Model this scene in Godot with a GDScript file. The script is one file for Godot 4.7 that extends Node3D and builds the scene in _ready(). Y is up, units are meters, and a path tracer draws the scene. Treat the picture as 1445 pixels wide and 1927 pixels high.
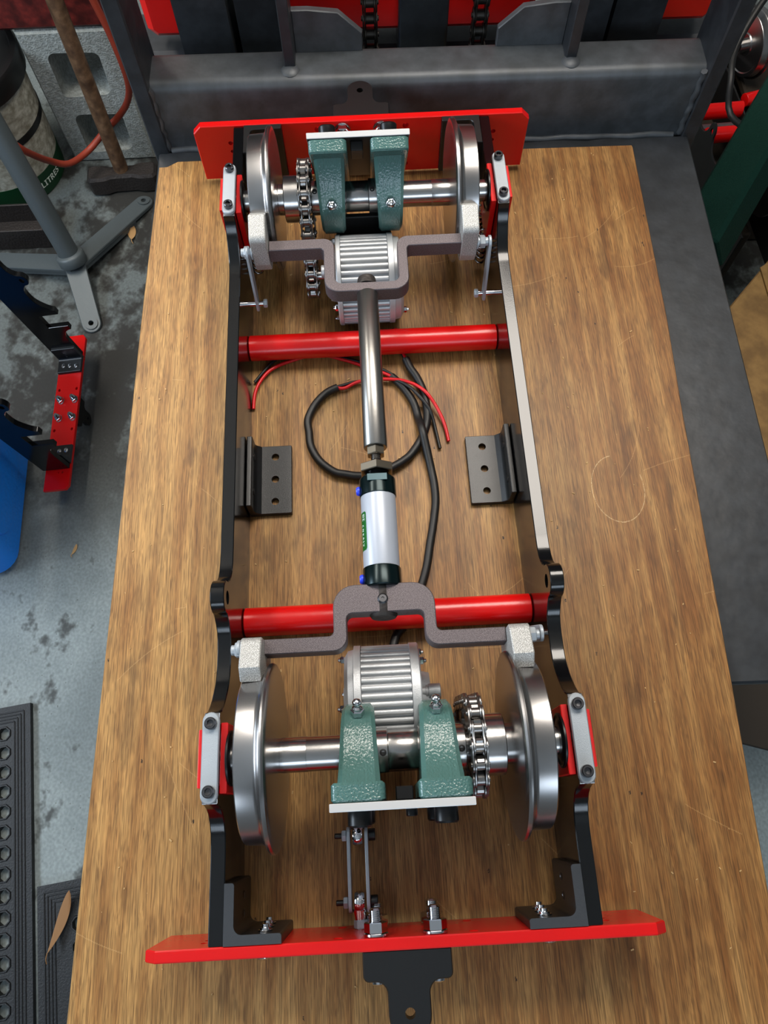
extends Node3D
# A miniature-railway bogie lying wheels-up on a plywood board on a lift table, workshop floor beyond.
# Units metres. Board top is y = 0, the workshop floor is y = FL.

const FL := -0.77
var M := {}
var MS := {}

# ------------------------------------------------------------------ mesh builder
class MB:
	var v := PackedVector3Array()
	var n := PackedVector3Array()
	var uv := PackedVector2Array()
	func tri(a: Vector3, b: Vector3, c: Vector3, na: Vector3, nb: Vector3, nc: Vector3) -> void:
		var g := (b - a).cross(c - a)
		if g.length_squared() < 1e-20:
			return
		if g.dot(na + nb + nc) > 0.0:
			v.append_array([a, c, b]); n.append_array([na, nc, nb])
		else:
			v.append_array([a, b, c]); n.append_array([na, nb, nc])
	func quad(a: Vector3, b: Vector3, c: Vector3, d: Vector3, na: Vector3, nb: Vector3, nc: Vector3, nd: Vector3) -> void:
		tri(a, b, c, na, nb, nc); tri(a, c, d, na, nc, nd)
	func fquad(a: Vector3, b: Vector3, c: Vector3, d: Vector3, out: Vector3) -> void:
		var g := (b - a).cross(d - a).normalized()
		if g.dot(out) < 0.0:
			g = -g
		quad(a, b, c, d, g, g, g, g)
	func add(o: MB, t: Transform3D) -> MB:
		for i in o.v.size():
			v.append(t * o.v[i]); n.append((t.basis * o.n[i]).normalized())
		return self
	func warp(f: Callable) -> MB:
		for i in v.size():
			v[i] = f.call(v[i])
		return self
	func mesh() -> ArrayMesh:
		var a := []
		a.resize(Mesh.ARRAY_MAX)
		a[Mesh.ARRAY_VERTEX] = v
		a[Mesh.ARRAY_NORMAL] = n
		if uv.size() == v.size() and uv.size() > 0:
			a[Mesh.ARRAY_TEX_UV] = uv
		var m := ArrayMesh.new()
		m.add_surface_from_arrays(Mesh.PRIMITIVE_TRIANGLES, a)
		return m

func V(x: float, y: float, z: float) -> Vector3:
	return Vector3(x, y, z)

func P2(a: Array) -> PackedVector2Array:
	var p := PackedVector2Array()
	for i in range(0, a.size(), 2):
		p.append(Vector2(a[i], a[i + 1]))
	return p

func area2(p: PackedVector2Array) -> float:
	var s := 0.0
	for i in p.size():
		s += p[i].cross(p[(i + 1) % p.size()])
	return s * 0.5

func inset(p: PackedVector2Array, b: float) -> PackedVector2Array:
	var o := PackedVector2Array()
	var k := p.size()
	for i in k:
		var e0 := (p[i] - p[(i + k - 1) % k]).normalized()
		var e1 := (p[(i + 1) % k] - p[i]).normalized()
		var n0 := Vector2(-e0.y, e0.x)
		var n1 := Vector2(-e1.y, e1.x)
		var m := (n0 + n1).normalized()
		o.append(p[i] + m * (b / maxf(0.35, m.dot(n0))))
	return o

func in_tri(p: Vector2, a: Vector2, b: Vector2, c: Vector2) -> bool:
	return (b - a).cross(p - a) > 1e-12 and (c - b).cross(p - b) > 1e-12 and (a - c).cross(p - c) > 1e-12

func earclip(p: PackedVector2Array) -> PackedInt32Array:
	var idx := range(p.size())
	var out := PackedInt32Array()
	var guard := 0
	while idx.size() > 3 and guard < 6000:
		guard += 1
		var done := false
		var k := idx.size()
		for i in k:
			var a: Vector2 = p[idx[(i + k - 1) % k]]
			var b: Vector2 = p[idx[i]]
			var c: Vector2 = p[idx[(i + 1) % k]]
			if (b - a).cross(c - b) <= 1e-13:
				continue
			var ok := true
			for j in idx:
				if in_tri(p[j], a, b, c):
					ok = false
					break
			if ok:
				out.append_array([idx[(i + k - 1) % k], idx[i], idx[(i + 1) % k]])
				idx.remove_at(i)
				done = true
				break
		if not done:
			idx.remove_at(0)
	if idx.size() == 3:
		out.append_array([idx[0], idx[1], idx[2]])
	return out

func circle(c: Vector2, r: float, k := 18, a0 := 0.0) -> PackedVector2Array:
	var p := PackedVector2Array()
	for i in k:
		var t := a0 + TAU * i / k
		p.append(c + Vector2(cos(t), sin(t)) * r)
	return p

func arc(c: Vector2, r: float, d0: float, d1: float, k: int) -> PackedVector2Array:
	var p := PackedVector2Array()
	for i in k + 1:
		var t := deg_to_rad(lerpf(d0, d1, float(i) / k))
		p.append(c + Vector2(cos(t), sin(t)) * r)
	return p

func rrect(w: float, h: float, r: float, k := 3) -> PackedVector2Array:
	var p := PackedVector2Array()
	var x := w / 2 - r
	var y := h / 2 - r
	p.append_array(arc(Vector2(x, y), r, 0, 90, k)); p.append_array(arc(Vector2(-x, y), r, 90, 180, k))
	p.append_array(arc(Vector2(-x, -y), r, 180, 270, k)); p.append_array(arc(Vector2(x, -y), r, 270, 360, k))
	return p

# rounds the corners of a polygon: radii one per corner
func rounded(p: PackedVector2Array, rad: Array, k := 6) -> PackedVector2Array:
	var o := PackedVector2Array()
	var m := p.size()
	for i in m:
		var r: float = rad[i] if rad[i] != null else 0.0
		if r <= 0.0:
			o.append(p[i])
			continue
		var d0 := (p[(i + m - 1) % m] - p[i]).normalized()
		var d1 := (p[(i + 1) % m] - p[i]).normalized()
		var half := acos(clampf(d0.dot(d1), -1, 1)) / 2
		var len := r / tan(half)
		var c := p[i] + (d0 + d1).normalized() * (r / sin(half))
		var s := p[i] + d0 * len - c
		var e := p[i] + d1 * len - c
		var ang := s.angle_to(e)
		for j in k + 1:
			o.append(c + s.rotated(ang * j / k))
	return o

func rot_list(p: PackedVector2Array, s: int) -> PackedVector2Array:
	var o := PackedVector2Array()
	for i in p.size():
		o.append(p[(i + s) % p.size()])
	return o

# polygon in XY extruded along +Z from 0 to t, outer edges bevelled, holes cut through
func ext(outer: PackedVector2Array, t: float, bev := 0.0, holes := [], z0 := 0.0) -> MB:
	var mb := MB.new()
	var p := outer.duplicate()
	if area2(p) < 0:
		p.reverse()
	var q := inset(p, bev) if bev > 0.0 else p
	var k := p.size()
	var en := []
	for i in k:
		var e := (p[(i + 1) % k] - p[i]).normalized()
		en.append(Vector3(e.y, -e.x, 0))
	for i in k:
		var j := (i + 1) % k
		var n0: Vector3 = en[i]
		var na := n0
		var nb := n0
		if n0.dot(en[(i + k - 1) % k]) > 0.78:
			na = (n0 + en[(i + k - 1) % k]).normalized()
		if n0.dot(en[j]) > 0.78:
			nb = (n0 + en[j]).normalized()
		mb.quad(V(p[i].x, p[i].y, z0 + bev), V(p[j].x, p[j].y, z0 + bev), V(p[j].x, p[j].y, z0 + t - bev), V(p[i].x, p[i].y, z0 + t - bev), na, nb, nb, na)
		if bev > 0.0:
			var u := Vector3(0, 0, 0.7)
			var a1 := (na + u).normalized()
			var b1 := (nb + u).normalized()
			mb.quad(V(p[i].x, p[i].y, z0 + t - bev), V(p[j].x, p[j].y, z0 + t - bev), V(q[j].x, q[j].y, z0 + t), V(q[i].x, q[i].y, z0 + t), a1, b1, b1, a1)
			a1 = (na - u).normalized()
			b1 = (nb - u).normalized()
			mb.quad(V(p[i].x, p[i].y, z0 + bev), V(p[j].x, p[j].y, z0 + bev), V(q[j].x, q[j].y, z0), V(q[i].x, q[i].y, z0), a1, b1, b1, a1)
	var cap := q.duplicate()
	for h0 in holes:
		var h: PackedVector2Array = h0.duplicate()
		if area2(h) > 0:
			h.reverse()
		var m := h.size()
		for i in m:
			var j := (i + 1) % m
			var e := (h[j] - h[i]).normalized()
			var nn := Vector3(e.y, -e.x, 0)
			mb.quad(V(h[i].x, h[i].y, z0), V(h[j].x, h[j].y, z0), V(h[j].x, h[j].y, z0 + t), V(h[i].x, h[i].y, z0 + t), nn, nn, nn, nn)
		var bi := 0
		var bj := 0
		var best := 1e9
		for i in cap.size():
			for j in m:
				var d := cap[i].distance_squared_to(h[j])
				if d < best:
					best = d; bi = i; bj = j
		var merged := PackedVector2Array()
		for i in bi + 1:
			merged.append(cap[i])
		for j in m + 1:
			merged.append(h[(bj + j) % m])
		for i in range(bi, cap.size()):
			merged.append(cap[i])
		cap = merged
	var f := earclip(cap)
	var up := Vector3(0, 0, 1)
	for i in range(0, f.size(), 3):
		var a := cap[f[i]]
		var b := cap[f[i + 1]]
		var c := cap[f[i + 2]]
		mb.tri(V(a.x, a.y, z0 + t), V(b.x, b.y, z0 + t), V(c.x, c.y, z0 + t), up, up, up)
		mb.tri(V(a.x, a.y, z0), V(b.x, b.y, z0), V(c.x, c.y, z0), -up, -up, -up)
	return mb

func box(w: float, h: float, d: float, b := 0.0, at := Vector3.ZERO) -> MB:
	var p := P2([-w / 2 + b, -h / 2, w / 2 - b, -h / 2, w / 2, -h / 2 + b, w / 2, h / 2 - b, w / 2 - b, h / 2, -w / 2 + b, h / 2, -w / 2, h / 2 - b, -w / 2, -h / 2 + b]) if b > 0 else P2([-w / 2, -h / 2, w / 2, -h / 2, w / 2, h / 2, -w / 2, h / 2])
	var m := ext(p, d, b * 0.9, [], -d / 2)
	return MB.new().add(m, Transform3D(Basis(), at)) if at != Vector3.ZERO else m

# profile of (r, y) upwards along the outside, round the Y axis
func lathe(prof: Array, seg := 32, smooth := 40.0) -> MB:
	var mb := MB.new()
	var p := P2(prof)
	var sn := []
	for i in p.size() - 1:
		var e := (p[i + 1] - p[i]).normalized()
		sn.append(Vector2(e.y, -e.x))
	var lim := cos(deg_to_rad(smooth))
	for i in p.size() - 1:
		if p[i].distance_squared_to(p[i + 1]) < 1e-14:
			continue
		var a: Vector2 = sn[i]
		var b: Vector2 = sn[i]
		if i > 0 and a.dot(sn[i - 1]) > lim:
			a = (a + sn[i - 1]).normalized()
		if i < sn.size() - 1 and b.dot(sn[i + 1]) > lim:
			b = (b + sn[i + 1]).normalized()
		for s in seg:
			var t0 := TAU * s / seg
			var t1 := TAU * (s + 1) / seg
			var d0 := Vector3(cos(t0), 0, sin(t0))
			var d1 := Vector3(cos(t1), 0, sin(t1))
			mb.quad(d0 * p[i].x + V(0, p[i].y, 0), d1 * p[i].x + V(0, p[i].y, 0), d1 * p[i + 1].x + V(0, p[i + 1].y, 0), d0 * p[i + 1].x + V(0, p[i + 1].y, 0),
				d0 * a.x + V(0, a.y, 0), d1 * a.x + V(0, a.y, 0), d1 * b.x + V(0, b.y, 0), d0 * b.x + V(0, b.y, 0))
	return mb

func rod(r: float, l: float, c := 0.0005, seg := 24) -> MB:
	return lathe([0, 0, r - c, 0, r, c, r, l - c, r - c, l, 0, l], seg)

func hexn(af: float, h: float, bore := 0.0) -> MB:
	var r := af / sqrt(3.0)
	return ext(circle(Vector2.ZERO, r, 6), h, minf(0.0006, h * 0.2), [circle(Vector2.ZERO, bore, 12)] if bore > 0 else [])

func tube(pts: Array, r: float, seg := 10, sub := 4) -> MB:
	var mb := MB.new()
	var path: Array = []
	for i in pts.size() - 1:
		var a: Vector3 = pts[maxi(0, i - 1)]
		var b: Vector3 = pts[i]
		var c: Vector3 = pts[i + 1]
		var d: Vector3 = pts[mini(pts.size() - 1, i + 2)]
		for s in sub:
			path.append(b.cubic_interpolate(c, a, d, float(s) / sub))
	path.append(pts[-1])
	var rings := []
	var dirs := []
	var nrm := Vector3.UP
	for i in path.size():
		var t: Vector3 = (path[mini(i + 1, path.size() - 1)] - path[maxi(i - 1, 0)]).normalized()
		if i == 0 and absf(t.dot(nrm)) > 0.9:
			nrm = Vector3.RIGHT
		nrm = (nrm - t * nrm.dot(t)).normalized()
		var bi := t.cross(nrm)
		var ring := []
		var ds := []
		for s in seg:
			var a := TAU * s / seg
			var dd := nrm * cos(a) + bi * sin(a)
			ds.append(dd)
			ring.append(path[i] + dd * r)
		rings.append(ring); dirs.append(ds)
	for i in rings.size() - 1:
		for s in seg:
			var k := (s + 1) % seg
			mb.quad(rings[i][s], rings[i][k], rings[i + 1][k], rings[i + 1][s], dirs[i][s], dirs[i][k], dirs[i + 1][k], dirs[i + 1][s])
	for e in [0, rings.size() - 1]:
		var t: Vector3 = (path[0] - path[1]).normalized() if e == 0 else (path[-1] - path[-2]).normalized()
		for s in seg:
			mb.tri(path[e], rings[e][s], rings[e][(s + 1) % seg], t, t, t)
	return mb

# ------------------------------------------------------------------ node helpers
func T(x: float, y: float, z: float, rx := 0.0, ry := 0.0, rz := 0.0) -> Transform3D:
	return Transform3D(Basis.from_euler(Vector3(deg_to_rad(rx), deg_to_rad(ry), deg_to_rad(rz))), Vector3(x, y, z))

var LX := Basis(Vector3(0, -1, 0), Vector3(1, 0, 0), Vector3(0, 0, 1))   # lathe axis Y to +X
var LXN := Basis(Vector3(0, 1, 0), Vector3(-1, 0, 0), Vector3(0, 0, 1))  # lathe axis Y to -X
var LZ := Basis(Vector3(1, 0, 0), Vector3(0, 0, 1), Vector3(0, -1, 0))   # lathe axis Y to +Z
var LZN := Basis(Vector3(1, 0, 0), Vector3(0, 0, -1), Vector3(0, 1, 0))  # lathe axis Y to -Z
var EX := Basis(Vector3(0, 0, 1), Vector3(0, 1, 0), Vector3(-1, 0, 0))   # polygon (z, y), extruded to -X
var EY := Basis(Vector3(1, 0, 0), Vector3(0, 0, 1), Vector3(0, -1, 0))   # polygon (x, z), extruded to -Y

func B(b: Basis, x: float, y: float, z: float) -> Transform3D:
	return Transform3D(b, Vector3(x, y, z))

func one(m: MB, t: Transform3D) -> MB:
	return MB.new().add(m, t)

func part(p: Node, called: String, mesh, mat: Material, t := Transform3D()) -> MeshInstance3D:
	var o := MeshInstance3D.new()
	o.name = called
	o.mesh = mesh.mesh() if mesh is MB else mesh
	o.material_override = mat
	o.transform = t
	p.add_child(o, true)
	return o

func grp(p: Node, called: String, t := Transform3D()) -> Node3D:
	var o := Node3D.new()
	o.name = called
	o.transform = t
	p.add_child(o, true)
	return o

func tag(o: Node, label: String, category: String, group := "") -> Node:
	o.set_meta("label", label)
	o.set_meta("category", category)
	if group:
		o.set_meta("group", group)
	return o

func struct(called: String, mesh, mat: Material, t := Transform3D()) -> MeshInstance3D:
	var o := part(self, called, mesh, mat, t)
	o.set_meta("kind", "structure")
	return o

func shared(key: String, make: Callable) -> ArrayMesh:
	if not MS.has(key):
		MS[key] = make.call().mesh()
	return MS[key]

# ------------------------------------------------------------------ materials
func mat(key: String, c: Color, rough: float, metal := 0.0) -> StandardMaterial3D:
	var m := StandardMaterial3D.new()
	m.resource_name = key
	m.albedo_color = c
	m.roughness = rough
	m.metallic = metal
	M[key] = m
	return m

func nrm_tex(freq: float, kind: int, strength: float, size := 512, oct := 2) -> NoiseTexture2D:
	var t := NoiseTexture2D.new()
	var f := FastNoiseLite.new()
	f.noise_type = kind
	f.frequency = freq
	f.fractal_octaves = oct
	f.seed = 7
	t.noise = f
	t.width = size
	t.height = size
	t.seamless = true
	t.as_normal_map = true
	t.bump_strength = strength
	return t

func col_tex(freq: float, a: Color, b: Color, seed_ := 3, size := 512, oct := 4, mid := Color(0, 0, 0, 0)) -> NoiseTexture2D:
	var t := NoiseTexture2D.new()
	var f := FastNoiseLite.new()
	f.noise_type = FastNoiseLite.TYPE_SIMPLEX_SMOOTH
	f.frequency = freq
	f.fractal_octaves = oct
	f.fractal_gain = 0.6
	f.seed = seed_
	t.noise = f
	t.width = size
	t.height = size
	t.seamless = true
	var g := Gradient.new()
	g.set_color(0, a)
	g.set_color(1, b)
	g.set_offset(0, 0.2)
	g.set_offset(1, 0.8)
	if mid.a > 0:
		g.add_point(0.5, mid)
	t.color_ramp = g
	return t

func tri_map(m: StandardMaterial3D, s: float, world := false) -> StandardMaterial3D:
	m.uv1_triplanar = true
	m.uv1_world_triplanar = world
	m.uv1_scale = Vector3(s, s, s)
	return m

func bump(m: StandardMaterial3D, t: Texture2D, amount: float) -> StandardMaterial3D:
	m.normal_enabled = true
	m.normal_texture = t
	m.normal_scale = amount
	return m

func wood_image() -> Image:
	var w := 1400
	var h := 1700
	var data := PackedByteArray()
	data.resize(w * h * 3)
	var n1 := FastNoiseLite.new(); n1.seed = 11; n1.frequency = 0.02; n1.fractal_octaves = 3
	var n2 := FastNoiseLite.new(); n2.seed = 5; n2.frequency = 0.5; n2.fractal_octaves = 2
	var n3 := FastNoiseLite.new(); n3.seed = 21; n3.frequency = 0.006; n3.fractal_octaves = 4
	var base := Color(0.66, 0.505, 0.30)
	var red := Color(0.475, 0.312, 0.158)
	var dark := Color(0.22, 0.14, 0.075)
	for y in h:
		for x in w:
			var wob := n3.get_noise_2d(x * 1.3, y * 0.4)
			var band := n1.get_noise_2d(x * 1.6 + wob * 24.0, y * 0.02)
			var fine := n2.get_noise_2d(x * 0.85 + wob * 5.0, y * 0.011) + 0.6 * n2.get_noise_2d(x * 1.15 + 400.0, y * 0.045)
			var pore := n2.get_noise_2d(x * 1.3 + 900.0 + wob * 5.0, y * 0.028 + 300.0)
			var blot := n3.get_noise_2d(x * 1.6 + 500.0, y * 0.9)
			var c := base.lerp(red, clampf(0.40 + band * 0.65 + blot * 0.40 + (float(x) / w - 0.5) * 0.55, 0, 1))  # grain and varnish tone; browning to the right also paints in shade there
			c = c * (1.0 + fine * 0.22)
			if pore > 0.12:
				c = c.lerp(dark, clampf((pore - 0.14) * 1.3, 0, 0.38))
			var st := n3.get_noise_2d(x * 1.9 + 77.0, y * 0.9 + 1234.0)
			if st > 0.30:
				c = c.lerp(dark, clampf((st - 0.32) * 1.2, 0, 0.28))
			var i := (y * w + x) * 3
			data[i] = int(clampf(c.r, 0, 1) * 255)
			data[i + 1] = int(clampf(c.g, 0, 1) * 255)
			data[i + 2] = int(clampf(c.b, 0, 1) * 255)
	var im := Image.create_from_data(w, h, false, Image.FORMAT_RGB8, data)
	# scratches worn into the varnish
	var rng := RandomNumberGenerator.new()
	rng.seed = 42
	for s in 46:
		var p := Vector2(rng.randf() * w, rng.randf() * h)
		var d := Vector2.from_angle(rng.randf_range(-0.9, 0.9) + (PI / 2 if rng.randf() < 0.3 else 0.0))
		var k := rng.randi_range(20, 190)
		var cv := rng.randf_range(-0.006, 0.006)
		for i in k:
			p += d
			d = d.rotated(cv)
			var q := Vector2i(p)
			if q.x >= 0 and q.y >= 0 and q.x < w and q.y < h:
				im.set_pixelv(q, im.get_pixelv(q).lerp(Color(0.8, 0.66, 0.46), 0.42))
	for i in 900:
		var t := rng.randf_range(-0.4, 4.6)
		var q := Vector2i(Vector2((0.236 + 0.026 * cos(t) + 0.29) / 0.66 * w, (0.026 + 0.036 * sin(t) + 0.46) / 1.04 * h))
		im.set_pixelv(q, im.get_pixelv(q).lerp(Color(0.86, 0.78, 0.62), 0.35))
	for s in 60:
		var p := Vector2i(rng.randi_range(4, w - 5), rng.randi_range(4, h - 5))
		for dy in range(-2, 3):
			for dx in range(-1, 2):
				if rng.randf() < 0.6:
					im.set_pixelv(p + Vector2i(dx, dy), Color(0.12, 0.09, 0.07))
	return im

func concrete_image() -> Image:
	var w := 1024
	var data := PackedByteArray()
	data.resize(w * w * 3)
	var n1 := FastNoiseLite.new(); n1.seed = 31; n1.frequency = 0.004; n1.fractal_octaves = 5
	var n2 := FastNoiseLite.new(); n2.seed = 8; n2.frequency = 0.02; n2.fractal_octaves = 5; n2.fractal_gain = 0.65
	var n3 := FastNoiseLite.new(); n3.seed = 77; n3.frequency = 0.25
	var b1 := n1.get_seamless_image(w, w).get_data()
	var b2 := n2.get_seamless_image(w, w).get_data()
	var b3 := n3.get_seamless_image(w, w).get_data()
	for y in w:
		for x in w:
			var a := b1[y * w + x] / 160.0 - 0.8
			var b := b2[y * w + x] / 160.0 - 0.8
			var c := b3[y * w + x] / 150.0 - 0.85
			var col := Color(0.44, 0.475, 0.475).lerp(Color(0.54, 0.575, 0.57), clampf(0.5 + a * 1.3 + b * 0.35, 0, 1))
			# old grime: thick towards the far end of the shed, and in blots
			var far := clampf((0.60 - float(y) / w) * 6.0, 0, 1) * clampf(float(y) / w * 14.0, 0, 1)
			var g := clampf(b * 1.5 + 0.86 + a * 1.0, 0.25, 1) * far
			g = maxf(g, clampf((b + a * 0.5 - 0.30) * 2.2, 0, 0.7))
			col = col.lerp(Color(0.105, 0.105, 0.095), g * 0.93)
			col = col * (1.0 + c * 0.16)
			if c > 0.62:
				col = col.lerp(Color(0.12, 0.11, 0.1), 0.5)
			var i := (y * w + x) * 3
			data[i] = int(clampf(col.r, 0, 1) * 255)
			data[i + 1] = int(clampf(col.g, 0, 1) * 255)
			data[i + 2] = int(clampf(col.b, 0, 1) * 255)
	return Image.create_from_data(w, w, false, Image.FORMAT_RGB8, data)

func materials() -> void:
	var grain := nrm_tex(0.06, FastNoiseLite.TYPE_SIMPLEX, 5.0, 512, 3)
	var lumps := nrm_tex(0.03, FastNoiseLite.TYPE_SIMPLEX_SMOOTH, 9.0, 512, 2)
	var scuffs := nrm_tex(0.012, FastNoiseLite.TYPE_SIMPLEX, 3.0, 512, 4)
	var m := mat("plywood", Color.WHITE, 0.46)
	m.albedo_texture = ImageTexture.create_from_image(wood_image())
	m.metallic_specular = 0.4
	m = mat("concrete", Color.WHITE, 0.62)
	m.albedo_texture = ImageTexture.create_from_image(concrete_image())
	bump(tri_map(mat("black_gloss", Color(0.035, 0.036, 0.04), 0.15), 40), lumps, 0.035).metallic_specular = 0.52
	mat("black_satin", Color(0.05, 0.052, 0.056), 0.38)
	bump(tri_map(mat("black_rough", Color(0.05, 0.055, 0.06), 0.36), 60), lumps, 0.22)
	mat("black_rubber", Color(0.045, 0.046, 0.048), 0.5)
	bump(tri_map(mat("red_gloss", Color(0.80, 0.045, 0.04), 0.25), 9), scuffs, 0.12).metallic_specular = 0.5
	mat("red_satin", Color(0.85, 0.05, 0.05), 0.42)
	mat("red_wire", Color(0.82, 0.05, 0.09), 0.4)
	bump(tri_map(mat("steel", Color(0.68, 0.67, 0.66), 0.22, 1.0), 26), scuffs, 0.10)
	bump(tri_map(mat("steel_rod", Color(0.60, 0.59, 0.575), 0.33, 1.0), 26), scuffs, 0.12)
	mat("steel_turned", Color(0.66, 0.65, 0.645), 0.27, 1.0)
	mat("chrome", Color(0.82, 0.82, 0.83), 0.10, 1.0)
	tri_map(bump(mat("zinc", Color(0.66, 0.69, 0.715), 0.45, 0.35), grain, 0.25), 30)
	mat("brass_nut", Color(0.56, 0.52, 0.46), 0.33, 1.0)
	mat("chain_steel", Color(0.55, 0.54, 0.53), 0.34, 1.0)
	mat("old_chain", Color(0.17, 0.16, 0.145), 0.45, 0.7)
	bump(tri_map(mat("mill_scale", Color(0.43, 0.395, 0.405), 0.5, 0.4), 30), grain, 0.3)
	M.mill_scale.albedo_texture = col_tex(0.05, Color(0.74, 0.73, 0.73), Color(1, 1, 1), 5, 512, 5)
	bump(tri_map(mat("cast_alloy", Color(0.92, 0.92, 0.91), 0.5, 0.5), 40), grain, 0.9)
	M.cast_alloy.albedo_texture = col_tex(0.05, Color(0.5, 0.5, 0.49), Color(1, 1, 1), 61, 512, 3)
	bump(tri_map(mat("motor_alloy", Color(0.76, 0.77, 0.78), 0.42, 0.5), 34), grain, 0.4)
	mat("sawn_alloy", Color(0.80, 0.80, 0.80), 0.5, 0.6)
	bump(tri_map(mat("green_hammered", Color(0.275, 0.415, 0.395), 0.22), 27), lumps, 0.65).metallic_specular = 0.6
	m = bump(tri_map(mat("sawn_steel", Color(0.27, 0.28, 0.295), 0.42, 0.5), 40), scuffs, 0.5)
	mat("oxide", Color(0.055, 0.056, 0.06), 0.35, 0.3)
	mat("teal_anodised", Color(0.02, 0.10, 0.11), 0.24, 0.55)
	mat("teal_flat", Color(0.10, 0.22, 0.25), 0.3, 0.4)
	mat("barrel_white", Color(0.67, 0.695, 0.74), 0.36, 0.15)
	mat("label_green", Color(0.03, 0.36, 0.10), 0.4)
	mat("label_white", Color(0.85, 0.9, 0.86), 0.45)
	mat("blue_plug", Color(0.16, 0.26, 0.85), 0.35)
	mat("alloy_screw", Color(0.36, 0.36, 0.37), 0.3, 0.95)
	m = bump(tri_map(mat("truck_grey", Color(0.178, 0.19, 0.205), 0.42), 5), scuffs, 0.2)
	m.albedo_texture = col_tex(0.012, Color(0.8, 0.8, 0.8), Color(1.0, 1.0, 1.0), 9, 512, 5)
	m = bump(tri_map(mat("truck_worn", Color(0.31, 0.325, 0.34), 0.46, 0.2), 5), scuffs, 0.25)
	m.albedo_texture = col_tex(0.010, Color(0.82, 0.82, 0.81), Color(1, 1, 1), 13, 512, 4)
	mat("truck_red", Color(0.86, 0.07, 0.05), 0.3)
	mat("pale_trim", Color(0.62, 0.64, 0.64), 0.45)
	m = bump(tri_map(mat("block_grey", Color(0.64, 0.66, 0.65), 0.85), 5), grain, 0.6)
	m.albedo_texture = col_tex(0.03, Color(0.80, 0.80, 0.78), Color(1, 1, 1), 4, 512, 5)
	m = bump(tri_map(mat("old_timber", Color(0.47, 0.36, 0.26), 0.62), 4), scuffs, 0.4)
	m.albedo_texture = col_tex(0.015, Color(0.55, 0.5, 0.46), Color(1, 1, 1), 14, 512, 5)
	bump(tri_map(mat("forged", Color(0.21, 0.19, 0.18), 0.55, 0.4), 8), lumps, 0.35)
	bump(tri_map(mat("stand_grey", Color(0.32, 0.35, 0.36), 0.45, 0.15), 6), scuffs, 0.25)
	mat("hose_orange", Color(0.56, 0.205, 0.13), 0.5)
	m = tri_map(mat("pail_white", Color(0.78, 0.78, 0.73), 0.55), 4)
	m.albedo_texture = col_tex(0.02, Color(0.62, 0.60, 0.56), Color(1, 1, 1), 23, 512, 5)
	mat("pail_green", Color(0.02, 0.22, 0.11), 0.5)
	m = tri_map(mat("oxide_red", Color(0.47, 0.15, 0.125), 0.5), 4)
	m.albedo_texture = col_tex(0.01, Color(0.55, 0.5, 0.5), Color(1, 1, 1), 33, 512, 4)
	bump(tri_map(mat("can_blue", Color(0.03, 0.52, 0.95), 0.4), 5), lumps, 0.15)
	mat("leaf_tan", Color(0.58, 0.42, 0.26), 0.7)
	mat("leaf_pale", Color(0.70, 0.55, 0.36), 0.7)
	m = bump(tri_map(mat("mat_rubber", Color(0.075, 0.08, 0.088), 0.55), 6), grain, 0.2)
	m = tri_map(mat("timber_green", Color(0.022, 0.155, 0.125), 0.75), 8)
	m.metallic_specular = 0.25
	bump(m, grain, 0.5)
	m = tri_map(mat("ply_tan", Color(0.56, 0.43, 0.235), 0.6), 3)
	m.albedo_texture = col_tex(0.012, Color(0.8, 0.78, 0.74), Color(1, 1, 1), 44, 512, 5)
	mat("hardboard", Color(0.15, 0.115, 0.07), 0.7)
	mat("frame_blue", Color(0.012, 0.035, 0.075), 0.3)
	mat("wall_paint", Color(0.58, 0.59, 0.59), 0.9)
	mat("ceiling_paint", Color(0.80, 0.80, 0.79), 0.9)
	mat("shelf_steel", Color(0.2, 0.2, 0.21), 0.6)
	m = mat("lamp_glow", Color(0.9, 0.9, 0.9), 0.5)
	m.emission_enabled = true
	m.emission = Color(1.0, 0.97, 0.93)
	m.emission_energy_multiplier = 5.0
	m = mat("window_glow", Color(0.8, 0.85, 0.9), 0.5)
	m.emission_enabled = true
	m.emission = Color(0.80, 0.90, 1.0)
	m.emission_energy_multiplier = 1.2
	mat("chips", Color(0.75, 0.62, 0.42), 0.8)

# ------------------------------------------------------------------ set-up
func _ready() -> void:
	# camera
	var cam := Camera3D.new()
	cam.name = "camera"
	cam.keep_aspect = Camera3D.KEEP_HEIGHT
	cam.fov = 68.984
	cam.near = 0.02
	cam.far = 40.0
	var right := Vector3(0.99863744, -0.00912525, 0.05138086)
	var down := Vector3(-0.05110491, -0.37028532, 0.92751123)
	var fwd := Vector3(0.01056181, -0.92887325, -0.37024712)
	cam.transform = Transform3D(Basis(right, -down, -fwd), Vector3(-0.00594, 0.68307, 0.31093))
	add_child(cam)
	# environment
	var we := WorldEnvironment.new()
	we.name = "environment"
	var env := Environment.new()
	env.background_mode = Environment.BG_COLOR
	env.background_color = Color(0.30, 0.33, 0.36)
	env.tonemap_mode = Environment.TONE_MAPPER_LINEAR
	env.tonemap_exposure = 0.96
	env.sdfgi_enabled = true
	env.ssao_enabled = true
	env.ssil_enabled = true
	we.environment = env
	add_child(we)
	materials()
	room()
	lift_truck()
	board()
	bogie()
	left_side()
	right_side()
	litter()

func area_light(called: String, at: Vector3, look: Vector3, size: Vector2, e: float, c: Color) -> void:
	var l := AreaLight3D.new()
	l.name = called
	l.area_size = size
	l.light_energy = e
	l.light_color = c
	l.shadow_enabled = true
	l.area_range = 12.0
	l.area_attenuation = 2.0
	add_child(l)
	l.look_at_from_position(at, at + look, Vector3(0, 0, -1) if absf(look.y) > 0.9 else Vector3.UP)

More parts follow.
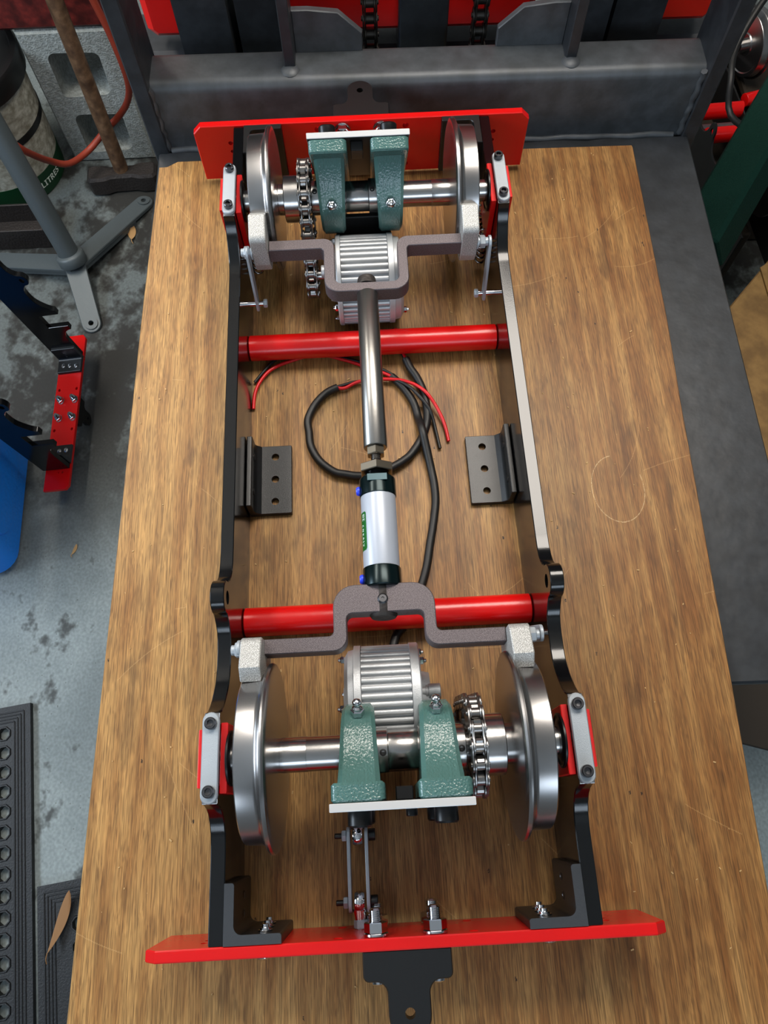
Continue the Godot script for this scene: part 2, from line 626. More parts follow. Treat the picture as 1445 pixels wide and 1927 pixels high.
# ------------------------------------------------------------------ room, lamps
func room() -> void:
	var f := MB.new()
	var q := [V(-2.2, FL, 2.2), V(2.4, FL, 2.2), V(2.4, FL, -2.6), V(-2.2, FL, -2.6)]
	for t in [[0, 1, 2], [0, 2, 3]]:
		f.tri(q[t[0]], q[t[1]], q[t[2]], Vector3.UP, Vector3.UP, Vector3.UP)
	for p in f.v:
		f.uv.append(Vector2((p.x + 1.35) / 1.8, (p.z + 1.45) / 2.1))
	var slab := struct("floor", f, M.concrete)
	var sub := box(4.8, 0.1, 5.0, 0.0, V(0.1, FL - 0.0505, -0.2))
	part(slab, "floor_slab", sub, M.block_grey)
	struct("wall_left", box(0.1, 2.6, 4.8, 0.0, V(-2.25, 0.53, -0.2)), M.wall_paint)
	struct("wall_right", box(0.1, 2.6, 4.8, 0.0, V(2.45, 0.53, -0.2)), M.wall_paint)
	struct("wall_back", box(4.8, 2.6, 0.1, 0.0, V(0.1, 0.53, -2.65)), M.wall_paint)
	struct("wall_front", box(4.8, 2.6, 0.1, 0.0, V(0.1, 0.53, 2.25)), M.wall_paint)
	struct("ceiling", box(4.8, 0.1, 5.0, 0.0, V(0.1, 1.88, -0.2)), M.ceiling_paint)
	# frosted window in the left wall
	var w := struct("window_1", box(0.03, 1.1, 1.5, 0.004, V(-2.18, 0.75, 0.05)), M.pale_trim)
	part(w, "pane", box(0.012, 1.0, 1.4, 0.0, V(-2.16, 0.75, 0.05)), M.window_glow)
	area_light("window_light", V(-2.12, 0.75, 0.05), V(1, -0.25, 0), Vector2(1.4, 1.0), 6.5, Color(0.88, 0.94, 1.0))
	var w2 := struct("added_window_2", box(1.9, 0.9, 0.03, 0.004, V(0.2, 1.05, 2.18)), M.pale_trim)  # unseen front window and its light, added for fill and reflections
	part(w2, "pane", box(1.8, 0.8, 0.012, 0.0, V(0.2, 1.05, 2.16)), M.window_glow)
	area_light("window_light", V(0.2, 1.05, 2.12), V(0, -0.2, -1), Vector2(1.8, 0.8), 1.7, Color(0.88, 0.94, 1.0))
	# two lamps under the ceiling
	batten("panel_lamp", V(0.31, 1.28, -0.62), Vector2(0.75, 0.60), 1.6, "square white lamp panel hung over the right half of the board")
	batten("batten_lamp", V(-0.90, 1.36, -1.05), Vector2(0.26, 1.2), 1.9, "long white batten lamp hung over the pail and the pipe stand")

func batten(called: String, at: Vector3, sz: Vector2, e: float, label: String) -> void:
	var l := sz.y
	var wd := sz.x
	var o := tag(grp(self, called, Transform3D(Basis(), at)), label, "lamp")
	part(o, "body", box(wd + 0.01, 0.045, l, 0.006, V(0, 0.03, 0)), M.pale_trim)
	part(o, "diffuser", one(ext(rrect(wd, 0.03, 0.012), l - 0.04), T(0, 0, -(l - 0.04) / 2)), M.lamp_glow)
	for z in [-l * 0.38, l * 0.38]:
		part(o, "hanger", rod(0.004, 1.84 - at.y - 0.05), M.zinc, V3T(0, 0.05, z))
	area_light(called + "_added_fill", at + V(0, 0.065, 0), V(0, 1, 0), Vector2(wd, l), e * 0.22, Color(1.0, 0.965, 0.92))  # extra upward light, added as soft fill off the ceiling
	area_light(called + "_glow", at + V(0, -0.03, 0), V(0, -1, 0), Vector2(wd, l), e, Color(1.0, 0.965, 0.92))

func V3T(x: float, y: float, z: float) -> Transform3D:
	return Transform3D(Basis(), V(x, y, z))

# ------------------------------------------------------------------ lift truck
func lift_truck() -> void:
	var o := tag(grp(self, "lift_truck", T(0, 0, 0, 0, -1.0, 0)), "dark grey steel lift truck with red body, chains and mast behind the bogie", "lift truck")
	var g: Material = M.truck_grey
	var w: Material = M.truck_worn
	# platform under the board
	part(o, "platform", ext(rounded(P2([-0.262, -0.46, 0.400, -0.46, 0.400, 0.215, -0.262, 0.215]), [0, 0, 0.012, 0.012]), 0.012, 0.002), g, B(EY, 0, -0.0122, 0))
	for x in [-0.2, 0.07, 0.34]:
		part(o, "platform_rib", box(0.05, 0.06, 0.64, 0.003, V(x, -0.0545, -0.13)), g)
	# cross beam: square tube with rounded corners
	part(o, "beam", one(ext(rrect(0.100, 0.058, 0.012, 5), 0.645), Transform3D(Basis(Vector3(0, 1, 0), Vector3(0, 0, 1), Vector3(1, 0, 0)), V(-0.2525, 0.0265, -0.4915))), w)
	var bead := []
	for i in 24:
		bead.append(V(-0.245 + i * 0.0272, -0.0115 + 0.0012 * sin(i * 2.1), -0.461 + 0.0015 * sin(i * 3.7)))
	part(o, "weld_bead", tube(bead, 0.0045, 6, 2), w)
	for x in [-0.2485, 0.3885]:
		var b2 := []
		for i in 12:
			b2.append(V(x + 0.001 * sin(i * 2.7), -0.01 + i * 0.0076, -0.4625 + 0.0012 * sin(i * 1.9)))
		part(o, "weld_bead", tube(b2, 0.004, 6, 2), w)
	# uprights at both ends
	part(o, "upright", box(0.019, 0.72, 0.066, 0.002, V(-0.2575, 0.30, -0.490)), g)
	part(o, "upright", box(0.019, 0.72, 0.066, 0.002, V(0.4005, 0.30, -0.490)), g)
	# two ribs with gussets standing on the beam
	for s in [[-0.087, 1.0], [0.236, -1.0]]:
		part(o, "rib", box(0.0125, 0.56, 0.034, 0.0012, V(s[0], 0.355, -0.500)), g)
		part(o, "gusset", ext(P2([0, 0, 0.078, 0, 0.078, 0.022, 0.052, 0.046, 0.018, 0.05, 0, 0.05]), 0.008, 0.001), w, Transform3D(Basis.from_scale(Vector3.ONE) if s[1] > 0 else Basis(Vector3.UP, PI), V(s[0] + 0.006 * s[1], 0.0755, -0.518 if s[1] > 0 else -0.510)))
		part(o, "weld_bead", lathe([0, -0.004, 0.009, -0.003, 0.011, 0, 0.008, 0.003, 0, 0.004], 14), w, T(s[0], 0.0765, -0.481))
	# mast rails
	for s in [[-0.222, -0.160, -0.152, -0.094], [0.258, 0.293, 0.301, 0.362]]:
		part(o, "mast_rail", ext(P2([s[0], -0.56, s[1], -0.56, s[1], -0.70, s[0], -0.70]), 1.5, 0.002), g, B(EY, 0, 0.75, 0))
		part(o, "mast_rail", ext(P2([s[2], -0.57, s[3], -0.57, s[3], -0.70, s[2], -0.70]), 1.5, 0.002), g, B(EY, 0, 0.75, 0))
	part(o, "lift_column", ext(rrect(0.062, 0.10, 0.004), 1.5, 0.0), g, B(EY, 0.0735, 0.75, -0.645))
	# red body panels behind the mast and the dark skirt under them
	part(o, "skirt", box(0.80, 0.56, 0.08, 0.004, V(0.075, -0.29, -0.675)), g)
	for s in [[-0.275, -0.20], [-0.105, 0.215], [0.35, 0.4447]]:
		var wd: float = s[1] - s[0]
		part(o, "red_panel", box(wd, 0.45, 0.05, 0.010, V((s[0] + s[1]) / 2, 0.248, -0.638)), M.truck_red)
		part(o, "panel_trim", box(wd + 0.008, 0.46, 0.02, 0.004, V((s[0] + s[1]) / 2, 0.243, -0.664)), M.pale_trim)
	# lift chains
	for x in [0.0068, 0.137]:
		var c := grp(o, "lift_chain", T(x, 0, -0.556))
		for i in 16:
			var outer := i % 2 == 0
			part(c, "chain_link", shared("big_outer" if outer else "big_inner", link_mesh.bind(outer, 1.52)), M.old_chain, Transform3D(Basis(Vector3(0, 1, 0), Vector3(0, 0, 1), Vector3(1, 0, 0)), V(0, 0.034 + i * 0.0193, 0)))
	# base on the floor
	part(o, "base_leg", box(0.09, 0.08, 1.0, 0.006, V(-0.16, FL + 0.06, -0.3)), g)
	part(o, "base_leg", box(0.09, 0.08, 1.0, 0.006, V(0.30, FL + 0.06, -0.3)), g)
	for x in [-0.16, 0.30]:
		for z in [0.12, -0.72]:
			part(o, "caster", rod(0.04, 0.06, 0.004), M.black_rubber, B(LX, x - 0.03, FL + 0.04, z))

func link_mesh(outer: bool, k: float) -> MB:
	var pl := PackedVector2Array()
	var p := 0.00635 * k
	var r := 0.0057 * k
	pl.append_array(arc(Vector2(p, 0), r, -115, 115, 8))
	pl.append(Vector2(0, 0.0040 * k))
	pl.append_array(arc(Vector2(-p, 0), r, 65, 295, 8))
	pl.append(Vector2(0, -0.0040 * k))
	var mb := MB.new()
	var z := 0.0052 * k if outer else 0.0037 * k
	var t := 0.0013 * k
	for s in [-1, 1]:
		mb.add(ext(pl, t, 0.00025 * k), V3T(0, 0, z * s - t / 2))
		if outer:
			mb.add(rod(0.0019 * k, 0.0138 * k, 0.0004, 10), B(LZ, p * s, 0, -0.0069 * k))
		else:
			mb.add(rod(0.0040 * k, 0.0062 * k, 0.0003, 14), B(LZ, p * s, 0, -0.0031 * k))
	return mb

# ------------------------------------------------------------------ plywood board
func board() -> void:
	var edge := PackedVector2Array()
	edge.append_array(P2([-0.2475, -0.4265, -0.238, -0.4268, -0.2255, -0.4345, -0.05, -0.4335, 0.12, -0.4312, 0.329, -0.4275, 0.3300, -0.424]))
	# right edge, then the near edge outside the frame, then the left edge: slightly ragged, as sawn
	var rx := [[-0.30, 0.3272], [-0.17, 0.3232], [-0.065, 0.3170], [0.03, 0.3135], [0.124, 0.3095], [0.218, 0.3062], [0.30, 0.302], [0.39, 0.2978], [0.56, 0.2915]]
	for e in rx:
		edge.append(Vector2(e[1] + 0.0006 * sin(e[0] * 71.0), e[0]))
	edge.append_array(P2([-0.269, 0.56, -0.2666, 0.453, -0.2650, 0.34, -0.2631, 0.244, -0.2605, 0.12, -0.2578, 0.01, -0.2560, -0.1, -0.2535, -0.22, -0.2495, -0.36]))
	var mb := ext(edge, 0.012, 0.0008)
	for p in mb.v:
		mb.uv.append(Vector2((p.x + 0.29 + p.z * 0.6 * float(absf(p.z) > 0.001)) / 0.66, (p.y + 0.46) / 1.04))
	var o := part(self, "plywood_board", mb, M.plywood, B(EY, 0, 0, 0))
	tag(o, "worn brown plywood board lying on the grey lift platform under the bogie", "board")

# ------------------------------------------------------------------ the bogie
func half_profile() -> PackedVector2Array:
	# (z, y) of the upper edge from the middle to the end, z > 0
	var p := P2([0.0, 0.0765, 0.098, 0.0765, 0.108, 0.0770, 0.116, 0.0788, 0.1225, 0.0825, 0.1275, 0.0880])
	p.append_array(arc(Vector2(0.1445, 0.0965), 0.0138, 186, -8, 14))
	p.append_array(P2([0.1605, 0.0905, 0.1645, 0.0850, 0.1695, 0.0803, 0.176, 0.0775, 0.184, 0.0765, 0.196, 0.0765, 0.2045, 0.0778, 0.2115, 0.0808, 0.2185, 0.0855, 0.2245, 0.0908, 0.2300, 0.0965, 0.2345, 0.1030, 0.2370, 0.1085, 0.2372, 0.1115, 0.2505, 0.1115, 0.2505, 0.055, 0.2885, 0.055, 0.2885, 0.1115, 0.3012, 0.1115, 0.3018, 0.1070, 0.3040, 0.0985, 0.3080, 0.0910, 0.3140, 0.0848, 0.3215, 0.0805, 0.3300, 0.0785, 0.3400, 0.0780, 0.3953, 0.0780, 0.3953, 0.0]))
	return p

func side_frame_mesh() -> MB:
	var h := half_profile()
	var p := PackedVector2Array()
	for i in range(h.size() - 1, 0, -1):
		if h[i].x > 0.19:   # the lug stands at one end only
			p.append(Vector2(-h[i].x, h[i].y))
	p.append_array(h)
	return ext(p, 0.0112, 0.0007, [circle(Vector2(0.1445, 0.0955), 0.0058, 20)])

func headstock_mesh() -> MB:
	var p := P2([-0.187, 0.0072, 0.187, 0.0072, 0.187, 0.0717, 0.1782, 0.0805, -0.1782, 0.0805, -0.187, 0.0717])
	var hs := []
	for c in [[0.049, 0.0705, 0.0036], [-0.049, 0.0705, 0.0036], [0.1485, 0.0575, 0.0026], [-0.1485, 0.0575, 0.0026], [0.1485, 0.046, 0.0022], [-0.1485, 0.046, 0.0022], [0.049, 0.018, 0.0036], [-0.049, 0.018, 0.0036]]:
		hs.append(circle(Vector2(c[0], c[1]), c[2], 14))
	return ext(p, 0.0082, 0.0009, hs)

func cap_screw_mesh(d: float, h: float) -> MB:
	# head of a socket screw: rim, hexagon recess, knurl-free wall; base at y = 0
	var r := d / 2
	var hx := r * 0.52
	var mb := lathe([r - 0.0001, 0, r, 0.0002, r, h - r * 0.16, r * 0.86, h, hx * 1.12, h, hx, h - 0.0003, hx, h * 0.45, 0, h * 0.4], 20, 30)
	return mb

func bolt_end_mesh() -> MB:
	# threaded end with nut and washer, base at y = 0
	var mb := lathe([0.0070, 0, 0.0072, 0.0002, 0.0072, 0.0014, 0, 0.0015], 20)
	mb.add(hexn(0.0118, 0.0066), B(LZN_Y(), 0, 0.0015, 0))
	var pr := [0.0, 0.0]
	pr = []
	var y := 0.0078
	pr.append_array([0.0, y, 0.0034, y])
	for i in 6:
		pr.append_array([0.0040, y + 0.0006, 0.0034, y + 0.0013])
		y += 0.0013
	pr.append_array([0.0028, y + 0.0006, 0.0, y + 0.0006])
	mb.add(lathe(pr, 14), Transform3D())
	return mb

func LZN_Y() -> Basis:   # extrusion axis Z to +Y
	return Basis(Vector3(1, 0, 0), Vector3(0, 0, -1), Vector3(0, 1, 0))

func wheel_mesh() -> MB:
	# axis Y: 0 is the flange face, growing outwards
	return lathe([0.0, 0.0, 0.060, 0.0, 0.0655, 0.0003, 0.0674, 0.0011, 0.0682, 0.0026, 0.0679, 0.0040, 0.0662, 0.0051, 0.0640, 0.0058, 0.0624, 0.0066, 0.0616, 0.0078, 0.0612, 0.0095, 0.0606, 0.0218, 0.0598, 0.0226, 0.0535, 0.0226, 0.0515, 0.0206, 0.0225, 0.0206, 0.0205, 0.0226, 0.0, 0.0226], 96, 32)

func pillow_body_mesh() -> MB:
	# local: x along the axle, y = length of the base, z = height above the axle (base at z = +0.0365)
	var p := PackedVector2Array()   # in (z, y)
	p.append_array(P2([0.0275, -0.054]))
	var dome := arc(Vector2.ZERO, 0.0345, -110, -250, 20)
	p.append_array(P2([0.0215, -0.0500, 0.009, -0.0395, -0.004, -0.0352]))
	for d in dome:
		if d.x < -0.008:
			p.append(d)
	p.append_array(P2([-0.004, 0.0352, 0.009, 0.0395, 0.0215, 0.0500, 0.0275, 0.054]))
	var m := one(ext(p, 0.029, 0.0032), B(EX, 0.0145, 0, 0))
	return m.warp(func(q: Vector3) -> Vector3: return V(q.x * lerpf(0.80, 1.02, clampf((q.z + 0.035) / 0.062, 0, 1)), q.y, q.z))

func pillow_block(p: Node, a: Transform3D, x: float, nip: float, flip: float) -> void:
	var o := grp(p, "pillow_block", a * V3T(x, 0, 0))
	part(o, "housing", shared("pillow_body", pillow_body_mesh), M.green_hammered)
	part(o, "foot", shared("pillow_foot", func() -> MB: return one(ext(rrect(0.0355, 0.140, 0.004), 0.0125, 0.0016), V3T(0, 0, 0.0240))), M.green_hammered)
	var ring := part(o, "bearing_ring", shared("pillow_ring", func() -> MB: return lathe([0.0126, -0.0135, 0.0160, -0.0135, 0.0164, -0.0131, 0.0164, 0.0205, 0.0160, 0.0209, 0.0126, 0.0209], 40)), M.steel, B(LX if flip > 0 else LXN, 0, 0, 0))
	part(ring, "set_screw", shared("set_screw", func() -> MB: return lathe([0.0, 0.0, 0.0026, 0.0, 0.0026, 0.0006, 0.0016, 0.0007, 0.0013, 0.0001, 0.0, 0.0001], 12)), M.black_satin, Transform3D(LXN if flip > 0 else LX, V(-0.0161 * flip, 0.0172, 0.0030)))
	var an := deg_to_rad(nip)
	var dir := V(0, cos(an), -sin(an))
	var bz := Vector3(1, 0, 0).cross(dir)
	part(o, "grease_nipple", shared("nipple", func() -> MB:
		var m := one(hexn(0.0072, 0.0042), B(LZN_Y(), 0, 0, 0))
		m.add(lathe([0.0030, 0.0042, 0.0030, 0.0052, 0.0019, 0.0062, 0.0019, 0.0070, 0.0027, 0.0080, 0.0027, 0.0092, 0.0019, 0.0104, 0.0008, 0.0108, 0.0006, 0.0100, 0.0, 0.0100], 16), Transform3D())
		return m), M.chrome, Transform3D(Basis(Vector3(1, 0, 0), dir, bz).scaled_local(V(1.25, 1.25, 1.25)), dir * 0.0343))

func sprocket_mesh(n: int, t: float) -> MB:
	var rp := 0.0127 / (2.0 * sin(PI / n))
	var p := PackedVector2Array()
	for i in n:
		for s in [[-0.5, -0.0040], [-0.3, -0.0034], [-0.12, 0.0032], [0.0, 0.0044], [0.12, 0.0032], [0.3, -0.0034]]:
			var a: float = TAU * (i + s[0]) / n
			p.append(Vector2(cos(a), sin(a)) * (rp + s[1]))
	return ext(p, t, 0.0006)

# chain round two circles in the (z, y) plane at x
func drive_chain(p: Node, x: float, c0: Vector2, r0: float, c1: Vector2, r1: float) -> void:
	var o := grp(p, "drive_chain", V3T(x, 0, 0))
	var d := c1 - c0
	var base := d.angle()
	var al := acos((r0 - r1) / d.length())
	var path := PackedVector2Array()
	for i in 61:
		var t := base + al + (TAU - 2 * al) * i / 60.0
		path.append(c0 + Vector2(cos(t), sin(t)) * r0)
	for i in 41:
		var t := base - al + 2 * al * i / 40.0
		path.append(c1 + Vector2(cos(t), sin(t)) * r1)
	path.append(path[0])
	var len := 0.0
	for i in path.size() - 1:
		len += path[i].distance_to(path[i + 1])
	var n := int(round(len / 0.0127 / 2.0)) * 2
	var step := len / n
	var pts := []
	var acc := 0.0
	var k := 0
	for i in n:
		var want := step * i
		while k < path.size() - 2 and acc + path[k].distance_to(path[k + 1]) < want:
			acc += path[k].distance_to(path[k + 1])
			k += 1
		pts.append(path[k].lerp(path[k + 1], clampf((want - acc) / maxf(1e-9, path[k].distance_to(path[k + 1])), 0, 1)))
	for i in n:
		var a: Vector2 = pts[i]
		var b: Vector2 = pts[(i + 1) % n]
		var e := (b - a).normalized()
		var bx := V(0, e.y, e.x)
		var bz := Vector3.RIGHT
		var outer := i % 2 == 0
		part(o, "chain_link", shared("link_outer" if outer else "link_inner", link_mesh.bind(outer, 1.0)), M.chain_steel, Transform3D(Basis(bx, bz.cross(bx), bz), V(0, (a.y + b.y) / 2, (a.x + b.x) / 2)))

func motor(p: Node, c: Vector2, xs: Array, dirx: float) -> void:
	# c = (z, y) of its axis; xs = rib start, rib end, thick cap outer x, thin flange outer x; dirx: side of the shaft
	var o := grp(p, "gear_motor", V3T(0, c.y, c.x))
	var r := 0.044
	var pr := PackedVector2Array()
	var nr := 42
	for i in nr:
		for s in [[-0.40, -0.0030], [-0.30, -0.0002], [-0.22, 0.0002], [0.0, 0.0006], [0.22, 0.0002], [0.30, -0.0002], [0.40, -0.0030]]:
			var a: float = TAU * (i + s[0]) / nr
			pr.append(Vector2(cos(a), sin(a)) * (r + s[1]))
	var lo: float = minf(xs[0], xs[1])
	var wd: float = absf(xs[1] - xs[0])
	part(o, "ribbed_housing", ext(pr, wd, 0.0), M.motor_alloy, B(EX, lo + wd, 0, 0))
	var s2 := -dirx
	# thick end cap on the far side
	var capl: float = absf(xs[2] - xs[0])
	part(o, "end_cap", lathe([r - 0.001, 0, r + 0.0012, 0.0006, r + 0.0012, 0.006, r - 0.002, 0.0066, r - 0.003, capl - 0.003, r - 0.008, capl, 0.012, capl, 0.011, capl + 0.002, 0, capl + 0.002], 48, 30), M.motor_alloy, B(LX if s2 > 0 else LXN, xs[0], 0, 0))
	var fl: float = absf(xs[3] - xs[1])
	part(o, "flange", lathe([r - 0.001, 0, r + 0.0016, 0.0005, r + 0.0016, fl - 0.001, r + 0.0006, fl, 0.022, fl, 0.020, fl + 0.008, 0.0, fl + 0.009], 48, 30), M.motor_alloy, B(LX if dirx > 0 else LXN, xs[1], 0, 0))
	for i in 6:
		var a := TAU * (i + 0.35) / 6
		part(o, "flange_bolt", shared("motor_bolt", func() -> MB: return one(hexn(0.0055, 0.0035), B(LZN_Y(), 0, 0, 0)).add(rod(0.0016, 0.0055, 0.0004, 10), Transform3D())), M.chrome, B(LX if dirx > 0 else LXN, xs[3], cos(a) * 0.0395, sin(a) * 0.0395))
	for i in 4:
		var a := TAU * (i + 0.2) / 4
		part(o, "cap_bolt", shared("motor_bolt", func() -> MB: return MB.new()), M.chrome, B(LX if s2 > 0 else LXN, xs[2] + s2 * 0.0002, cos(a) * 0.034, sin(a) * 0.034))
	# bolted lug that carries the motor
	part(o, "mount_boss", lathe([0, 0, 0.0045, 0, 0.0045, 0.004, 0.0052, 0.0042, 0.0052, 0.0052, 0.0045, 0.0054, 0.0045, 0.0062, 0.0062, 0.0064, 0.0062, 0.0155, 0.0056, 0.016, 0, 0.016], 20, 30), M.motor_alloy, B(LX if dirx > 0 else LXN, xs[3], 0.018, -0.002 if dirx > 0 else 0.002))

func axle_set(o: Node, rear: bool) -> void:
	var sg := -1.0 if rear else 1.0
	var zc := 0.2694 * sg
	var yc := 0.0977
	var a := Transform3D(Basis(), V(0.0012, yc, zc))
	if rear:
		a = Transform3D(Basis(Vector3.UP, PI) * Basis(Vector3.RIGHT, deg_to_rad(-33)), V(-0.0045, yc, zc))
	# wheels and axle
	for s in [-1, 1]:
		part(o, "wheel", shared("wheel", wheel_mesh), M.steel_turned, B(LX if s > 0 else LXN, -0.0017 + 0.0866 * s, yc, zc))
	part(o, "axle", lathe([0, -0.132, 0.0100, -0.132, 0.0105, -0.1315, 0.0105, -0.106, 0.0125, -0.106, 0.0125, 0.106, 0.0105, 0.106, 0.0105, 0.1315, 0.0100, 0.132, 0, 0.132], 40), M.steel, B(LX, 0, yc, zc))
	part(o, "spacer_tube", lathe([0.0126, -0.0115, 0.0143, -0.0115, 0.0146, -0.011, 0.0146, 0.0165, 0.0143, 0.017, 0.0126, 0.017], 40), M.steel, a * B(LX, 0, 0, 0))
	part(o, "spacer_tube", lathe([0.0125, 0.0, 0.01270, 0.0, 0.0128, 0.0002, 0.0128, 0.0195, 0.0125, 0.0197], 40), M.steel, B(LXN if not rear else LX, -0.0665 * sg, yc, zc))
	part(o, "sprocket_hub", lathe([0.0126, 0.0, 0.0215, 0.0, 0.0225, 0.0008, 0.0225, 0.0146, 0.0218, 0.0152, 0.0150, 0.0152, 0.0150, 0.021, 0.0126, 0.021], 48), M.steel, B(LX if not rear else LXN, (0.0650 if not rear else -0.0668), yc, zc))
	part(o, "axle_sprocket", ext_x(sprocket_mesh(16, 0.0058)), M.chain_steel, B(Basis(), (0.0616 if not rear else -0.0576), yc, zc))
	# bearings and their plate
	var nip := 22.0 if rear else 44.0
	pillow_block(o, a, -0.0282, nip, 1.0)
	pillow_block(o, a, 0.0292, nip, 1.0)
	var pl := grp(o, "bearing_plate", a)
	part(pl, "plate", one(ext(P2([-0.047, -0.070, 0.0477, -0.070, 0.0477, 0.0702, -0.047, 0.0702]), 0.0052, 0.0004), V3T(0, 0, 0.0366)), M.sawn_alloy)
	part(pl, "black_face", box(0.0942, 0.139, 0.0004, 0.0, V(0.00035, -0.0003, 0.0365)), M.black_rubber)
	part(pl, "motor_lug", box(0.0115, 0.030, 0.0085, 0.0006, V(0.0022, 0.045, 0.0319)), M.oxide)
	for x in [-0.0282, 0.0292]:
		for y in [-0.0525, 0.0525]:
			part(pl, "cap_screw", shared("plate_screw", cap_screw_mesh.bind(0.0160, 0.0100)), M.oxide, B(LZ, x, y, 0.0418))
	part(pl, "cap_screw", shared("small_screw", cap_screw_mesh.bind(0.0078, 0.0048)), M.oxide, B(LZ, 0.0065, 0.046, 0.0418))
	# motor, motor sprocket, chain
	if rear:
		motor(o, Vector2(-0.2065, 0.0465), [0.0185, -0.0285, 0.0335, -0.0335], -1.0)
		part(o, "motor_sprocket", ext_x(sprocket_mesh(9, 0.0058)), M.chain_steel, B(Basis(), -0.0576, 0.040, -0.2200))
		part(o, "motor_shaft", rod(0.006, 0.035), M.steel, B(LXN, -0.030, 0.040, -0.2200))
		part(o, "motor_mount", box(0.058, 0.074, 0.006, 0.001, V(-0.004, 0.048, -0.2570)), M.black_satin)
		drive_chain(o, -0.0605, Vector2(zc, yc), 0.0326, Vector2(-0.2200, 0.040), 0.0188)
	else:
		motor(o, Vector2(0.2255, 0.0465), [-0.0245, 0.0150, -0.0385, 0.0230], 1.0)
		part(o, "motor_sprocket", ext_x(sprocket_mesh(9, 0.0058)), M.chain_steel, B(Basis(), 0.0616, 0.0300, 0.2490))
		part(o, "motor_shaft", rod(0.006, 0.035), M.steel, B(LX, 0.026, 0.0300, 0.2490))
		part(o, "motor_mount", box(0.056, 0.052, 0.006, 0.001, V(0.001, 0.050, 0.2790)), M.black_satin)
		drive_chain(o, 0.0587, Vector2(zc, yc), 0.0326, Vector2(0.2490, 0.0300), 0.0188)
	# axle boxes in the frame horns
	for s in [-1, 1]:
		var b := grp(o, "axle_box", V3T(0.1355 * s, 0, zc))
		part(b, "inner_cheek", one(ext(P2([-0.0248, 0.058, -0.0205, 0.050, 0.0205, 0.050, 0.0248, 0.058, 0.0248, 0.1085, -0.0248, 0.1085]), 0.0052, 0.0006), B(EX, -0.0058 * s + (0.0 if s > 0 else 0.0052), 0, 0)), M.red_satin)
		part(b, "outer_cheek", one(ext(P2([-0.0205, 0.055, 0.0205, 0.055, 0.0205, 0.1085, -0.0205, 0.1085]), 0.0042, 0.0006), B(EX, 0.0063 * s + (0.0042 if s > 0 else 0.0), 0, 0)), M.red_satin)
		part(b, "core", box(0.0128, 0.050, 0.0372, 0.0006, V(0, 0.0815, 0)), M.oxide)
		part(b, "bearing_seal", lathe([0.0106, 0, 0.0195, 0, 0.0200, 0.0005, 0.0200, 0.0018, 0.0185, 0.0024, 0.0175, 0.0016, 0.0150, 0.0016, 0.0140, 0.0024, 0.0106, 0.0024], 36), M.oxide, B(LXN if s > 0 else LX, -0.0109 * s, 0.0977, 0))
		part(b, "horn_pad", box(0.0112, 0.0012, 0.0635, 0.0003, V(0.0001 * s, 0.1119, 0)), M.steel)
		var kp := part(b, "keeper_plate", shared("keeper", func() -> MB: return one(ext(slot_poly(0.0125, 0.0640), 0.0040, 0.0007), B(EY, 0, 0.1165, 0))), M.zinc)
		for z in [-0.0236, 0.0236]:
			part(kp, "cap_screw", shared("keeper_screw", cap_screw_mesh.bind(0.0088, 0.0052)), M.alloy_screw, B(Basis(), -0.0004 * s, 0.1165, z))
		for z in [-0.0165, 0.0165]:
			var co := []
			for i in 49:
				var t := i / 48.0
				co.append(V(-0.0125 * s + 0.0046 * cos(t * TAU * 6), 0.012 + t * 0.046, z + 0.0046 * sin(t * TAU * 6)))
			part(b, "coil_spring", tube(co, 0.0013, 6, 1), M.steel)

func slot_poly(w: float, l: float) -> PackedVector2Array:
	var p := PackedVector2Array()
	var y := (l - w) / 2
	p.append_array(arc(Vector2(0, y), w / 2, 0, 180, 10))
	p.append_array(arc(Vector2(0, -y), w / 2, 180, 360, 10))
	return p

func ext_x(m: MB) -> MB:
	return one(m, B(EX, 0, 0, 0))

